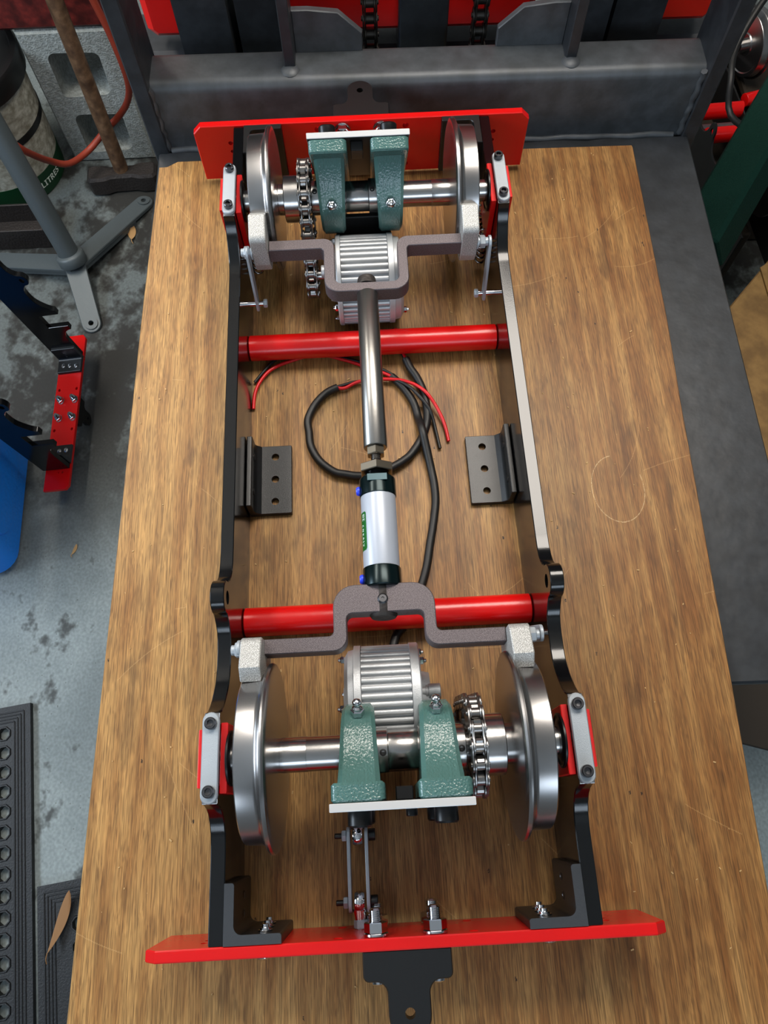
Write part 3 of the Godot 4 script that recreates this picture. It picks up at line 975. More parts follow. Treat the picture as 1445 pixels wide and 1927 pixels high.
func brake_gear(o: Node, rear: bool) -> void:
	var sg := -1.0 if rear else 1.0
	# yoke: bar across between the shoes with a U in the middle, outline in (x, |z|)
	var p: PackedVector2Array
	if not rear:
		p = rounded(P2([-0.0965, 0.1858, -0.0432, 0.1858, -0.0432, 0.1462, 0.0362, 0.1462, 0.0362, 0.1855, 0.0885, 0.1855, 0.0885, 0.1966, 0.0272, 0.1966, 0.0272, 0.1688, -0.0330, 0.1688, -0.0330, 0.1974, -0.0965, 0.1974]),
			[0, 0.004, 0.017, 0.017, 0.004, 0, 0, 0.0105, 0.0045, 0.0045, 0.0105, 0])
		part(o, "brake_yoke", ext(p, 0.0162, 0.0006), M.mill_scale, B(EY, 0, 0.1190, 0))
	else:
		p = rounded(P2([-0.0955, -0.2000, -0.0330, -0.2000, -0.0330, -0.1466, 0.0268, -0.1466, 0.0268, -0.1990, 0.0890, -0.1990, 0.0890, -0.1872, 0.0362, -0.1872, 0.0362, -0.1372, -0.0432, -0.1372, -0.0432, -0.1882, -0.0955, -0.1882]),
			[0, 0.0105, 0.006, 0.006, 0.0105, 0, 0, 0.004, 0.014, 0.014, 0.004, 0])
		part(o, "brake_yoke", ext(p, 0.0162, 0.0006), M.mill_scale, B(EY, 0, 0.1170, 0))
	var prof := rounded(P2([0.2195, 0.1335, 0.2105, 0.1408, 0.1862, 0.1335, 0.1858, 0.1000, 0.1905, 0.0870, 0.2050, 0.0850]), [0, 0.0006, 0.007, 0.006, 0.004, 0])
	# contact face follows the tread
	prof.append_array(P2([0.2082, 0.0950, 0.2086, 0.1040, 0.2105, 0.1140, 0.2145, 0.1250]))
	for s in [-1, 1]:
		var poly := PackedVector2Array()
		for q in prof:
			poly.append(Vector2(q.x * sg, q.y))
		var x0 := -0.0960 if s < 0 else 0.1042
		var sh := part(o, "brake_shoe", ext(poly, 0.0155, 0.0008), M.cast_alloy, B(EX, x0, 0, 0))
		# nut and stud on the outer side (shoe axes: z of the polygon is -x here)
		var nx := x0 - 0.0155 if s < 0 else x0
		var bs := LXN if s < 0 else LX
		part(o, "shoe_stud", one(rod(0.0040, 0.0110, 0.0005, 16), Transform3D()).add(one(hexn(0.0105, 0.0052), B(LZN_Y(), 0, 0.0028, 0)), Transform3D()).add(lathe([0, 0, 0.0068, 0, 0.0068, 0.0012, 0, 0.0012], 18), Transform3D()), M.zinc, B(bs, nx, 0.112, 0.1915 * sg))
		# hanger link from the shoe down to its pivot pin on the side frame
		var hx: float = 0.1165 * s
		var y0 := 0.112
		var z0 := 0.1905 * sg
		var y1 := 0.050
		var z1 := 0.1780 * sg
		var hp := PackedVector2Array()
		var ax := Vector2(z1 - z0, y1 - y0)
		var an := rad_to_deg(ax.angle())
		hp.append_array(arc(Vector2(z0, y0), 0.0065, an + 90, an + 270, 8))
		hp.append_array(arc(Vector2(z1, y1), 0.0065, an - 90, an + 90, 8))
		part(o, "hanger_link", ext(hp, 0.0024, 0.0003), M.zinc, B(EX, hx + 0.0012, 0, 0))
		part(o, "pivot_pin", lathe([0, 0, 0.0026, 0, 0.0026, 0.0205, 0, 0.0205], 16), M.chrome, B(LXN if s > 0 else LX, 0.1305 * s, y1 + 0.002, z1))
		part(o, "pin_head", one(hexn(0.0075, 0.0040), B(LZN_Y(), 0, 0, 0)), M.zinc, B(LXN if s > 0 else LX, 0.1105 * s, y1 + 0.002, z1))

func bend_text(txt: String, size: float, r: float, up_angle: float, depth: float) -> ArrayMesh:
	# lettering wrapped on a cylinder: text runs along +Y of the lathe, baseline towards growing angle
	var tm := TextMesh.new()
	var f := SystemFont.new()
	f.font_names = PackedStringArray(["Droid Sans"])
	f.font_weight = 700
	tm.font = f
	tm.text = txt
	tm.font_size = 32
	tm.pixel_size = size / 24.0
	tm.depth = 0.0
	tm.curve_step = 2.0
	var a := tm.get_mesh_arrays()
	var v: PackedVector3Array = a[Mesh.ARRAY_VERTEX]
	var nn: PackedVector3Array = a[Mesh.ARRAY_NORMAL]
	for i in v.size():
		var t: float = up_angle + v[i].y / r
		nn[i] = V(cos(t), 0, sin(t))
		v[i] = nn[i] * (r + depth) + V(0, v[i].x, 0)
	a[Mesh.ARRAY_VERTEX] = v
	a[Mesh.ARRAY_NORMAL] = nn
	a[Mesh.ARRAY_TANGENT] = null
	var m := ArrayMesh.new()
	m.add_surface_from_arrays(Mesh.PRIMITIVE_TRIANGLES, a)
	return m

func brake_cylinder(o: Node) -> void:
	var c := grp(o, "brake_cylinder", V3T(-0.0037, 0.1098, 0))
	# everything is turned round +Z
	part(c, "rod_sleeve", lathe([0.0045, -0.1375, 0.0094, -0.1375, 0.0098, -0.137, 0.0101, 0.0225, 0.0096, 0.0232, 0.0045, 0.0232], 40), M.steel_rod, B(LZ, 0, 0, 0))
	part(c, "rod_end", lathe([0, -0.0105, 0.0060, -0.0105, 0.0085, -0.0085, 0.0092, -0.004, 0.0092, 0, 0, 0], 28), M.forged, B(LZ, 0, -0.0005, -0.1468))
	part(c, "lock_nut", hexn(0.0140, 0.0072, 0.004), M.brass_nut, Transform3D(Basis(Vector3.BACK, PI / 6), V(0, 0, 0.0233)))
	var th := [0.0, 0.028]
	for i in 9:
		th.append_array([0.0046, 0.0300 + i * 0.00125, 0.0040, 0.0306 + i * 0.00125])
	th.append_array([0.0, 0.0415])
	part(c, "piston_rod", lathe(th, 18), M.steel, B(LZ, 0, 0, 0))
	part(c, "mounting_nut", hexn(0.0262, 0.0072, 0.008), M.brass_nut, Transform3D(Basis(Vector3.BACK, PI / 6), V(0, 0, 0.0402)))
	var t2 := [0.0, 0.0455]
	for i in 6:
		t2.append_array([0.0108, 0.0462 + i * 0.0016, 0.0099, 0.0470 + i * 0.0016])
	t2.append_array([0.0, 0.0555])
	part(c, "thread_collar", lathe(t2, 32), M.black_gloss, B(LZ, 0, 0, 0))
	var front := part(c, "front_cap", lathe([0, 0.0525, 0.0140, 0.0525, 0.0150, 0.0535, 0.0153, 0.0545, 0.0153, 0.0690, 0.0148, 0.0695, 0, 0.0695], 48), M.teal_anodised, B(LZ, 0, 0, 0))
	part(front, "spanner_flat", box(0.0165, 0.0010, 0.0060, 0.0002), M.teal_flat, Transform3D(LZ.inverse(), V(0, 0.0567, -0.0149)))
	var br := part(c, "barrel", lathe([0, 0.0685, 0.0145, 0.0685, 0.0146, 0.069, 0.0146, 0.1325, 0.0145, 0.133, 0, 0.133], 56), M.barrel_white, B(LZ, 0, 0, 0))
	part(c, "rear_cap", lathe([0, 0.1315, 0.0150, 0.1315, 0.0154, 0.1322, 0.0154, 0.1470, 0.0146, 0.1478, 0, 0.1478], 48), M.teal_anodised, B(LZ, 0, 0, 0))
	for z in [0.0632, 0.1398]:
		part(c, "port_plug", lathe([0, 0, 0.0038, 0, 0.0040, 0.0004, 0.0036, 0.0022, 0.0028, 0.0030, 0, 0.0032], 20), M.blue_plug, B(LXN, -0.0150, 0.0008, z))
	# label: a green patch with its mark and name, wrapped round the left of the barrel
	var lab := MB.new()
	var rr := 0.01466
	for i in 12:
		var t0 := lerpf(deg_to_rad(137), deg_to_rad(196), i / 12.0)
		var t1 := lerpf(deg_to_rad(137), deg_to_rad(196), (i + 1) / 12.0)
		var e0 := 0.0015 if i == 0 else 0.0
		var e1 := 0.0015 if i == 11 else 0.0
		var d0 := V(cos(t0), sin(t0), 0)
		var d1 := V(cos(t1), sin(t1), 0)
		lab.quad(d0 * rr + V(0, 0, 0.0845 + e0), d1 * rr + V(0, 0, 0.0845 + e1), d1 * rr + V(0, 0, 0.1175 - e1), d0 * rr + V(0, 0, 0.1175 - e0), d0, d1, d1, d0)
	part(br, "label", one(lab, Transform3D(LZ.inverse(), Vector3.ZERO)), M.label_green)
	# lettering runs along the barrel, tops of the letters towards the crown
	var tx := bend_text("C N K A I V", 0.0028, 0.01474, 0.0, 0.0)
	var holder := part(br, "lettering", tx, M.label_white, Transform3D(Basis(Vector3.UP, deg_to_rad(157.0)), V(0, 0.1045, 0)))
	var lg := MB.new()
	for s in [[0.0, 0.0, 0.0030, 0.0007], [0.0, 0.0012, 0.0012, 0.0007], [0.0018, 0.0012, 0.0012, 0.0007], [0.0, 0.0024, 0.0030, 0.0007], [0.0, 0.0, 0.0007, 0.0030], [0.0035, 0.0, 0.0022, 0.0008], [0.0040, 0.0010, 0.0008, 0.0020], [0.0035, 0.0026, 0.0022, 0.0007]]:
		var k := []
		for q in [[0, 0], [1, 0], [1, 1], [0, 1]]:
			var along: float = s[0] + s[2] * q[0]
			var ac: float = s[1] + s[3] * q[1]
			var t: float = deg_to_rad(145) + ac / 0.0147
			k.append(V(cos(t) * 0.01474, sin(t) * 0.01474, 0.0865 + along))
		var nn := V(-1, 0.15, 0).normalized()
		lg.quad(k[0], k[1], k[2], k[3], nn, nn, nn, nn)
	part(br, "mark", one(lg, Transform3D(LZ.inverse(), Vector3.ZERO)), M.label_white)
	holder.set_meta("label", "white lettering")

func corner_angle(o: Node, sx: float, sz: float) -> void:
	# L section standing in the corner of side frame and headstock, (x, z) outline
	var p := rounded(P2([0.130, 0.3953, 0.0885, 0.3953, 0.0885, 0.3885, 0.1228, 0.3885, 0.1228, 0.3550, 0.130, 0.3550]), [0, 0, 0.002, 0.006, 0.002, 0])
	var q := PackedVector2Array()
	for e in p:
		q.append(Vector2(e.x * sx, e.y * sz))
	var b := part(o, "corner_angle", ext(q, 0.0700, 0.0005), M.black_satin, B(EY, 0, 0.0805, 0))
	if sz > 0:
		part(b, "sawn_end", ext(q, 0.0006, 0.0001), M.sawn_steel, V3T(0, 0, -0.0004))
	for e in [[0.1020, 0.0135], [0.1035, 0.0330], [0.1050, 0.0525]]:
		# angle's own axes: (x, z, -y)
		part(b, "angle_screw", shared("angle_screw", func() -> MB: return lathe([0, 0, 0.0052, 0, 0.0054, 0.0003, 0.0054, 0.0010, 0.0040, 0.0012, 0.0040, 0.0024, 0.0026, 0.0026, 0.0024, 0.0046, 0, 0.0048], 18)), M.chrome, Transform3D(Basis(Vector3(1, 0, 0), Vector3(0, -sz, 0), Vector3(0, 0, -sz)), V(e[0] * sx, 0.3885 * sz, e[1])))
	for e in [[0.366, 0.040], [0.379, 0.040]]:
		part(b, "angle_hole", shared("angle_hole", func() -> MB: return lathe([0.0026, 0, 0.0032, 0.0003, 0.0026, 0.0004, 0.0024, 0.0001, 0.0, 0.0001], 14)), M.alloy_screw, Transform3D(Basis(Vector3(0, 1, 0), Vector3(-sx, 0, 0), Vector3(0, 0, sx)), V(0.1228 * sx, e[0] * sz, e[1])))

func coupler(o: Node, sz: float) -> void:
	var p := PackedVector2Array()
	var raw := rounded(P2([-0.0315, 0.4035, 0.0315, 0.4035, 0.0315, 0.4225, 0.0148, 0.4225, 0.0148, 0.4575, -0.0148, 0.4575, -0.0148, 0.4225, -0.0315, 0.4225]), [0, 0, 0.004, 0.008, 0.0145, 0.0145, 0.008, 0.004])
	for q in raw:
		p.append(Vector2(q.x, q.y * sz))
	var c := part(o, "coupler_plate", ext(p, 0.0100, 0.0008, [circle(Vector2(0, 0.4420 * sz), 0.0036, 16)]), M.black_rough, B(EY, 0, 0.0795, 0))
	part(o, "coupler_flange", box(0.0625, 0.056, 0.0075, 0.001, V(0, 0.0412, 0.4075 * sz)), M.black_rough)
	for x in [-0.0215, 0.0215]:
		part(c, "bolt_head", lathe([0, 0, 0.0055, 0, 0.0050, 0.002, 0.003, 0.0032, 0, 0.0036], 18), M.chrome, Transform3D(Basis(Vector3(1, 0, 0), Vector3(0, sz, 0), Vector3(0, 0, sz)), V(x, 0.4225 * sz, 0.008)))
		for y in [0.0700, 0.0290]:
			part(o, "coupler_bolt", shared("bolt_end", bolt_end_mesh), M.chrome, Transform3D((LZN if sz > 0 else LZ).scaled_local(V(1.25, 1.1, 1.25)), V(x, y, 0.3951 * sz)))

func torque_link(o: Node) -> void:
	var l := grp(o, "torque_link")
	var y := 0.0295
	for x in [-0.0415, -0.0272]:
		part(l, "strap", ext(slot_poly(0.0125, 0.0620), 0.0026, 0.0003), M.zinc, Transform3D(Basis(Vector3(0, 1, 0), Vector3(0, 0, 1), Vector3(1, 0, 0)), V(x - 0.0013, y, 0.3535)))
	for e in [[0.3290, -1.0], [0.3770, 1.0]]:
		var eye := part(l, "rod_end", lathe([0.0030, -0.0038, 0.0066, -0.0038, 0.0078, -0.002, 0.0080, 0, 0.0078, 0.002, 0.0066, 0.0038, 0.0030, 0.0038], 28, 50), M.chrome, B(LX, -0.0343, y, e[0]))
		part(eye, "shank", lathe([0, 0, 0.0060, 0, 0.0042, 0.007, 0.0036, 0.0135, 0.0036, 0.018, 0, 0.018], 18), M.chrome, Transform3D(LX.inverse() * (LZ if e[1] > 0 else LZN), V(0, 0, 0.0045 * e[1])))
		part(l, "link_bolt", lathe([0, 0, 0.0044, 0, 0.0046, 0.0004, 0.0046, 0.0052, 0.0042, 0.0056, 0.0022, 0.0056, 0.0022, 0.003, 0, 0.003], 20, 30), M.black_satin, B(LX, -0.0255, y, e[0]))
		part(l, "link_nut", one(hexn(0.0078, 0.0038), B(LZN_Y(), 0, 0, 0)), M.zinc, B(LXN, -0.0431, y, e[0]))
		part(l, "bolt_tip", rod(0.0021, 0.0062, 0.0004, 12), M.black_satin, B(LXN, -0.0465, y, e[0]))
	part(l, "jam_nut", one(hexn(0.0098, 0.0060), B(LZN_Y(), 0, 0, 0)), M.zinc, B(LZN, -0.0338, y, 0.3952))

func mid_bracket(o: Node, sx: float) -> void:
	# pressed angle bolted flat against the frame, foot on the board, three holes through the foot
	var foot := rounded(P2([0.0880, -0.037, 0.1290, -0.037, 0.1290, 0.037, 0.0880, 0.037]), [0.0015, 0, 0, 0.0015])
	var hs := []
	var ft := PackedVector2Array()
	for e in foot:
		ft.append(Vector2(e.x * sx, e.y))
	for z in [-0.0245, 0.0, 0.0240]:
		hs.append(circle(Vector2(0.1045 * sx, z), 0.0038, 18))
	var m := one(ext(ft, 0.0058, 0.0005, hs), B(EY, 0, 0.0062, 0))
	var leg := rounded(P2([0.1294, 0.0062, 0.1180, 0.0062, 0.1240, 0.0110, 0.1240, 0.0300, 0.1294, 0.0300]), [0, 0, 0.006, 0.0015, 0.001])
	var q := PackedVector2Array()
	for e in leg:
		q.append(Vector2(e.x * sx, e.y))
	m.add(ext(q, 0.074, 0.0005), V3T(0, 0, -0.037))
	var b := part(o, "mounting_bracket", m, M.black_rough)
	for z in [-0.019, 0.018]:
		part(b, "bracket_screw", shared("bracket_screw", func() -> MB: return lathe([0, 0, 0.0036, 0, 0.0036, 0.0006, 0.0028, 0.0012, 0, 0.0013], 16)), M.black_satin, Transform3D(LXN if sx > 0 else LX, V(0.1242 * sx, 0.019, z)))

func bogie() -> void:
	var o := tag(grp(self, "bogie"), "upturned miniature railway bogie with red headstocks, black frames, steel wheels and green bearings", "bogie")
	var sf := side_frame_mesh().mesh()
	part(o, "side_frame", sf, M.black_gloss, B(EX, -0.1301, 0, 0))
	part(o, "side_frame", sf, M.black_gloss, B(EX, 0.1413, 0, 0))
	var hm := headstock_mesh().mesh()
	part(o, "headstock", hm, M.red_gloss, V3T(0, 0, 0.3955))
	part(o, "headstock", hm, M.red_gloss, V3T(0, 0, -0.3955 - 0.0082))
	for z in [-0.1475, 0.1470]:
		part(o, "cross_bar", lathe([0, -0.1300, 0.0118, -0.1300, 0.0132, -0.1290, 0.0132, 0.1290, 0.0118, 0.1300, 0, 0.1300], 48), M.red_gloss, B(LX, 0, 0.0176, z))
	axle_set(o, false)
	axle_set(o, true)
	brake_gear(o, false)
	brake_gear(o, true)
	brake_cylinder(o)
	part(o, "yoke_pin", lathe([0, 0, 0.0042, 0, 0.0042, 0.0005, 0.0030, 0.0018, 0.0012, 0.0018, 0.0010, 0.0010, 0, 0.0010], 18), M.alloy_screw, V3T(-0.0042, 0.1190, 0.1585))
	part(o, "clevis", lathe([0, 0, 0.0100, 0, 0.0110, 0.001, 0.0110, 0.0225, 0.0095, 0.0245, 0, 0.0245], 32), M.forged, B(LZ, -0.0040, 0.1085, 0.1470))
	for sx in [-1.0, 1.0]:
		mid_bracket(o, sx)
		for sz in [-1.0, 1.0]:
			corner_angle(o, sx, sz)
			part(o, "frame_bolt", lathe([0, 0, 0.0058, 0, 0.0052, 0.0018, 0.0032, 0.0030, 0, 0.0034], 18), M.chrome, B(LZ if sz > 0 else LZN, 0.1035 * sx, 0.066, 0.4037 * sz))
	coupler(o, 1.0)
	coupler(o, -1.0)
	torque_link(o)
	wiring(o)

func wiring(o: Node) -> void:
	var c := grp(o, "motor_cable")
	part(c, "sleeve", tube([V(0.0338, 0.006, -0.1330), V(0.0382, 0.006, -0.1207), V(0.0439, 0.006, -0.1099), V(0.0498, 0.006, -0.0919), V(0.0521, 0.006, -0.0715), V(0.0506, 0.006, -0.0545), V(0.0444, 0.006, -0.0381), V(0.0329, 0.006, -0.0208), V(0.0239, 0.006, -0.0132), V(0.0150, 0.006, -0.0080), V(-0.0024, 0.006, 0.0001), V(-0.0219, 0.006, 0.0009), V(-0.0351, 0.006, -0.0017), V(-0.0460, 0.006, -0.0050), V(-0.0603, 0.006, -0.0179), V(-0.0686, 0.006, -0.0347), V(-0.0701, 0.006, -0.0501), V(-0.0714, 0.006, -0.0614), V(-0.0698, 0.006, -0.0698), V(-0.0628, 0.006, -0.0837), V(-0.0512, 0.006, -0.0962), V(-0.0396, 0.006, -0.1019)], 0.0042, 10), M.black_rubber)
	part(c, "red_wire", tube([V(-0.0404, 0.005, -0.1020), V(-0.0320, 0.005, -0.1015), V(-0.0203, 0.005, -0.1074), V(-0.0074, 0.006, -0.1096), V(0.0079, 0.007, -0.1090), V(0.0232, 0.0085, -0.1064), V(0.0332, 0.0105, -0.1022), V(0.0430, 0.0115, -0.0964), V(0.0525, 0.0125, -0.0865), V(0.0604, 0.009, -0.0745), V(0.0668, 0.006, -0.0598), V(0.0700, 0.004, -0.0469), V(0.0715, 0.003, -0.0343)], 0.0018, 8), M.red_wire)
	part(c, "black_wire", tube([V(-0.0404, 0.004, -0.1038), V(-0.0319, 0.004, -0.1060), V(-0.0229, 0.004, -0.1084), V(-0.0126, 0.004, -0.1093), V(0.0079, 0.004, -0.1104), V(0.0231, 0.008, -0.1056), V(0.0353, 0.011, -0.0954), V(0.0447, 0.0125, -0.0832), V(0.0538, 0.010, -0.0696), V(0.0575, 0.006, -0.0580), V(0.0595, 0.004, -0.0452), V(0.0622, 0.003, -0.0265)], 0.0018, 8), M.black_rubber)
	part(c, "red_wire", tube([V(0.0255, 0.006, -0.172), V(0.0265, 0.004, -0.1560), V(0.0305, 0.005, -0.1439), V(0.0342, 0.006, -0.1321)], 0.0018, 8), M.red_wire)
	part(c, "black_wire", tube([V(0.0225, 0.006, -0.172), V(0.0235, 0.003, -0.1560), V(0.0286, 0.004, -0.1453), V(0.0338, 0.005, -0.1322)], 0.0018, 8), M.black_rubber)
	c = grp(o, "motor_cable")
	part(c, "sleeve", tube([V(0.0176, 0.005, -0.1129), V(0.0256, 0.005, -0.1035), V(0.0325, 0.005, -0.0929), V(0.0392, 0.005, -0.0780), V(0.0425, 0.005, -0.0606), V(0.0448, 0.0135, -0.0436), V(0.0479, 0.010, -0.0241), V(0.0512, 0.006, -0.0022), V(0.0531, 0.006, 0.0165), V(0.0527, 0.006, 0.0347), V(0.0486, 0.006, 0.0574), V(0.0441, 0.006, 0.0772), V(0.0394, 0.006, 0.0989), V(0.0336, 0.0055, 0.1165), V(0.0290, 0.0045, 0.1269), V(0.0224, 0.0045, 0.1405), V(0.0148, 0.0045, 0.1539), V(0.0063, 0.006, 0.1647), V(0.0013, 0.010, 0.1830)], 0.0042, 10), M.black_rubber)
	part(c, "red_wire", tube([V(0.0181, 0.005, -0.1123), V(0.0084, 0.004, -0.1186), V(-0.0067, 0.003, -0.1260), V(-0.0219, 0.0022, -0.1339), V(-0.0373, 0.0022, -0.1399), V(-0.0554, 0.0022, -0.1456), V(-0.0710, 0.0022, -0.1449), V(-0.0867, 0.0025, -0.1403), V(-0.1022, 0.004, -0.1336), V(-0.1138, 0.005, -0.1247), V(-0.1227, 0.006, -0.1103), V(-0.1268, 0.005, -0.0973), V(-0.1280, 0.003, -0.0830)], 0.0018, 8), M.red_wire)
	part(c, "black_wire", tube([V(0.0182, 0.004, -0.1158), V(0.0061, 0.004, -0.1238), V(-0.0116, 0.003, -0.1324), V(-0.0270, 0.0022, -0.1384), V(-0.0424, 0.0022, -0.1439), V(-0.0631, 0.0022, -0.1506), V(-0.0840, 0.0022, -0.1518), V(-0.0971, 0.0024, -0.1480), V(-0.1087, 0.004, -0.1380), V(-0.1190, 0.004, -0.1250), V(-0.1270, 0.003, -0.1150)], 0.0018, 8), M.black_rubber)

# ------------------------------------------------------------------ left of the lift: shed floor
func left_side() -> void:
	# hollow concrete block standing on its end
	var holes := []
	for y in [-0.688, -0.530]:
		holes.append(rounded(P2([-0.693, y - 0.055, -0.578, y - 0.052, -0.574, y + 0.053, -0.690, y + 0.056]), [0.012, 0.02, 0.014, 0.02]))
	var cb := part(self, "concrete_block", ext(P2([-0.737, FL, -0.531, FL, -0.531, -0.4255, -0.737, -0.4255]), 0.19, 0.004, holes, -1.48), M.block_grey)
	tag(cb, "grey hollow concrete block standing on end behind the sledgehammer handle", "block")
	# painted box on top of it
	var rb := tag(grp(self, "steel_box"), "dull red painted steel box resting on top of the concrete block", "box")
	part(rb, "body", box(0.33, 0.20, 0.26, 0.012, V(-0.655, -0.3245, -1.420)), M.oxide_red)
	part(rb, "lid", box(0.345, 0.03, 0.275, 0.008, V(-0.655, -0.21, -1.425)), M.oxide_red)
	# sledgehammer
	var sh := tag(grp(self, "sledgehammer"), "sledgehammer with long worn wooden handle standing on its head", "hammer")
	var hh := one(ext(P2([-0.086, -0.017, -0.078, -0.026, -0.045, -0.026, -0.028, -0.020, 0.028, -0.020, 0.045, -0.026, 0.078, -0.026, 0.086, -0.017, 0.086, 0.017, 0.078, 0.026, 0.045, 0.026, 0.028, 0.020, -0.028, 0.020, -0.045, 0.026, -0.078, 0.026, -0.086, 0.017]), 0.052, 0.006), B(EY, 0, 0.052, 0))
	part(sh, "head", hh, M.forged, T(-0.596, FL, -1.197, 0, 3, 0))
	var hd: Array = []
	for i in 9:
		var t := i / 8.0
		hd.append(V(lerpf(-0.596, -0.602, t), lerpf(FL + 0.02, 0.06, t), lerpf(-1.2, -1.262, t)))
	part(sh, "handle", tube(hd, 0.0175, 14, 1), M.old_timber)
	# plastic pail with its dark lid
	var pa := tag(grp(self, "plastic_pail", V3T(-0.897, FL, -1.268)), "dirty white plastic pail with black lid and green band near the floor", "pail")
	part(pa, "body", lathe([0, 0, 0.128, 0, 0.132, 0.004, 0.145, 0.285, 0.149, 0.287, 0.149, 0.300, 0, 0.300], 56), M.pail_white)
	part(pa, "green_band", lathe([0.1300, 0.003, 0.1325, 0.003, 0.1357, 0.062, 0.1330, 0.062], 56), M.pail_green)
	part(pa, "lid", lathe([0.146, 0.270, 0.1545, 0.270, 0.1560, 0.274, 0.1560, 0.312, 0.152, 0.318, 0.140, 0.318, 0.136, 0.308, 0, 0.306], 56), M.black_satin)
	part(pa, "stripe", lathe([0.1385, 0.155, 0.1406, 0.155, 0.1416, 0.172, 0.139, 0.172], 56), M.black_satin)
	var lt := bend_litres("LITRES", 0.017, 0.1352)
	part(pa, "lettering", lt, M.label_white)
	# low dark tray between pail and stand
	var dr := tag(grp(self, "oil_tray"), "low dark brown oil tray on the floor between pail and pipe stand", "tray")
	part(dr, "base", box(0.30, 0.008, 0.084, 0.002, V(-0.915, FL + 0.0045, -1.054)), M.forged)
	for z in [-1.094, -1.014]:
		part(dr, "side", box(0.30, 0.06, 0.005, 0.001, V(-0.915, FL + 0.0305, z)), M.forged)
	for x in [-1.062, -0.768]:
		part(dr, "end", box(0.005, 0.06, 0.075, 0.001, V(x, FL + 0.0305, -1.054)), M.forged)
	# pipe stand on three feet
	var ps := tag(grp(self, "pipe_stand"), "grey pipe stand on three flat steel feet left of the lift", "stand")
	part(ps, "pipe", tube([V(-0.685, -0.715, -0.920), V(-0.730, -0.4335, -1.0), V(-0.80, 0.0, -1.122)], 0.0235, 22, 4), M.stand_grey)
	part(ps, "collar", lathe([0.0235, -0.012, 0.031, -0.012, 0.033, -0.009, 0.033, 0.010, 0.030, 0.014, 0.0235, 0.016], 28), M.stand_grey, Transform3D(Basis(Quaternion(Vector3.UP, V(-0.045, 0.28, -0.08).normalized())), V(-0.686, -0.708, -0.921)))
	for f in [V(-0.646, -0.7645, -0.775), V(-0.549, -0.7645, -1.135), V(-0.905, -0.7645, -0.975)]:
		var a := V(-0.684, -0.722, -0.917)
		var d: Vector3 = f - a
		var l := d.length() + 0.022
		var zz := d.normalized()
		var xx := Vector3.UP.cross(zz).normalized()
		var yy := zz.cross(xx)
		var sp := PackedVector2Array()
		sp.append_array(arc(Vector2(0, l - 0.022), 0.022, 0, 180, 10))
		sp.append_array(P2([-0.024, 0.0, 0.024, 0.0]))
		var leg := MB.new().add(ext(sp, 0.010, 0.0015, [circle(Vector2(0, l - 0.022), 0.006, 14)]), Transform3D(EY, V(0, 0.005, 0)))
		leg.add(box(0.040, 0.022, l * 0.72, 0.003, V(0, -0.010, l * 0.36)), Transform3D())
		var lg := part(ps, "foot", leg, M.stand_grey, Transform3D(Basis(xx, yy, zz), a))
		part(lg, "eye", lathe([0.0062, 0, 0.0145, 0, 0.0150, 0.001, 0.0150, 0.003, 0.0062, 0.003], 22), M.stand_grey, V3T(0, 0.005, l - 0.022))
	# orange hose looping over the block and behind the handle
	var ho := part(self, "air_hose", tube([V(-0.520, -0.21, -1.215), V(-0.5147, -0.2827, -1.2), V(-0.5121, -0.3034, -1.2), V(-0.5036, -0.3687, -1.2), V(-0.5001, -0.4394, -1.2), V(-0.5071, -0.5026, -1.21), V(-0.5336, -0.5626, -1.235), V(-0.5700, -0.607, -1.245), V(-0.6059, -0.631, -1.235), V(-0.6542, -0.6573, -1.20), V(-0.6890, -0.6430, -1.145), V(-0.7168, -0.6107, -1.12), V(-0.7260, -0.5500, -1.075), V(-0.7400, -0.5050, -1.055), V(-0.80, -0.42, -1.06)], 0.0075, 10), M.hose_orange)
	tag(ho, "thin orange rubber hose looping in front of the concrete block", "hose")
	# second frame standing on its end
	var b := Basis(Vector3.BACK, deg_to_rad(7.0)) * Basis(V(0, 0, -1), V(1, 0, 0), V(0, -1, 0))
	var fr := tag(grp(self, "bogie_chassis", Transform3D(b * Basis.from_scale(V(1, 0.74, 1)), V(-0.735, -0.3135, -0.513))), "unfinished bogie chassis of black plates standing upright on its red headstock", "chassis")
	var sf := side_frame_mesh().mesh()
	part(fr, "side_frame", sf, M.black_gloss, B(EX, -0.1301, 0, 0))
	part(fr, "side_frame", sf, M.black_gloss, B(EX, 0.1413, 0, 0))
	var hm := headstock_mesh().mesh()
	part(fr, "headstock", hm, M.red_gloss, V3T(0, 0, 0.3955))
	part(fr, "headstock", hm, M.red_gloss, V3T(0, 0, -0.4037))
	for sx in [-1.0, 1.0]:
		corner_angle(fr, sx, 1.0)
	coupler(fr, 1.0)
	# blue jerrycan
	var jc := tag(grp(self, "jerrycan", T(-0.862, FL, -0.315, 0, 2, 0)), "bright blue plastic jerrycan at the left edge below the black frame", "jerrycan")
	part(jc, "body", one(ext(rrect(0.245, 0.300, 0.045, 6), 0.36, 0.022), B(EY, 0, 0.36, 0)), M.can_blue)
	part(jc, "side_panel", one(ext(rrect(0.20, 0.24, 0.05, 6), 0.006, 0.0028), Transform3D(Basis(V(0, 0, -1), V(0, 1, 0), V(1, 0, 0)), V(0.1205, 0.185, 0))), M.can_blue)
	part(jc, "handle", tube([V(-0.07, 0.36, 0), V(-0.065, 0.395, 0), V(0.0, 0.405, 0), V(0.065, 0.395, 0), V(0.07, 0.36, 0)], 0.014, 12), M.can_blue)
	part(jc, "cap", lathe([0, 0.36, 0.026, 0.36, 0.026, 0.385, 0.022, 0.389, 0, 0.389], 24), M.black_satin, V3T(-0.02, 0, -0.10))
	# rubber mats
	rubber_mat(V(-0.6797, FL, 0.0885), 7.6, 3, 20, 0.032, "black perforated rubber mat at the left edge of the floor")
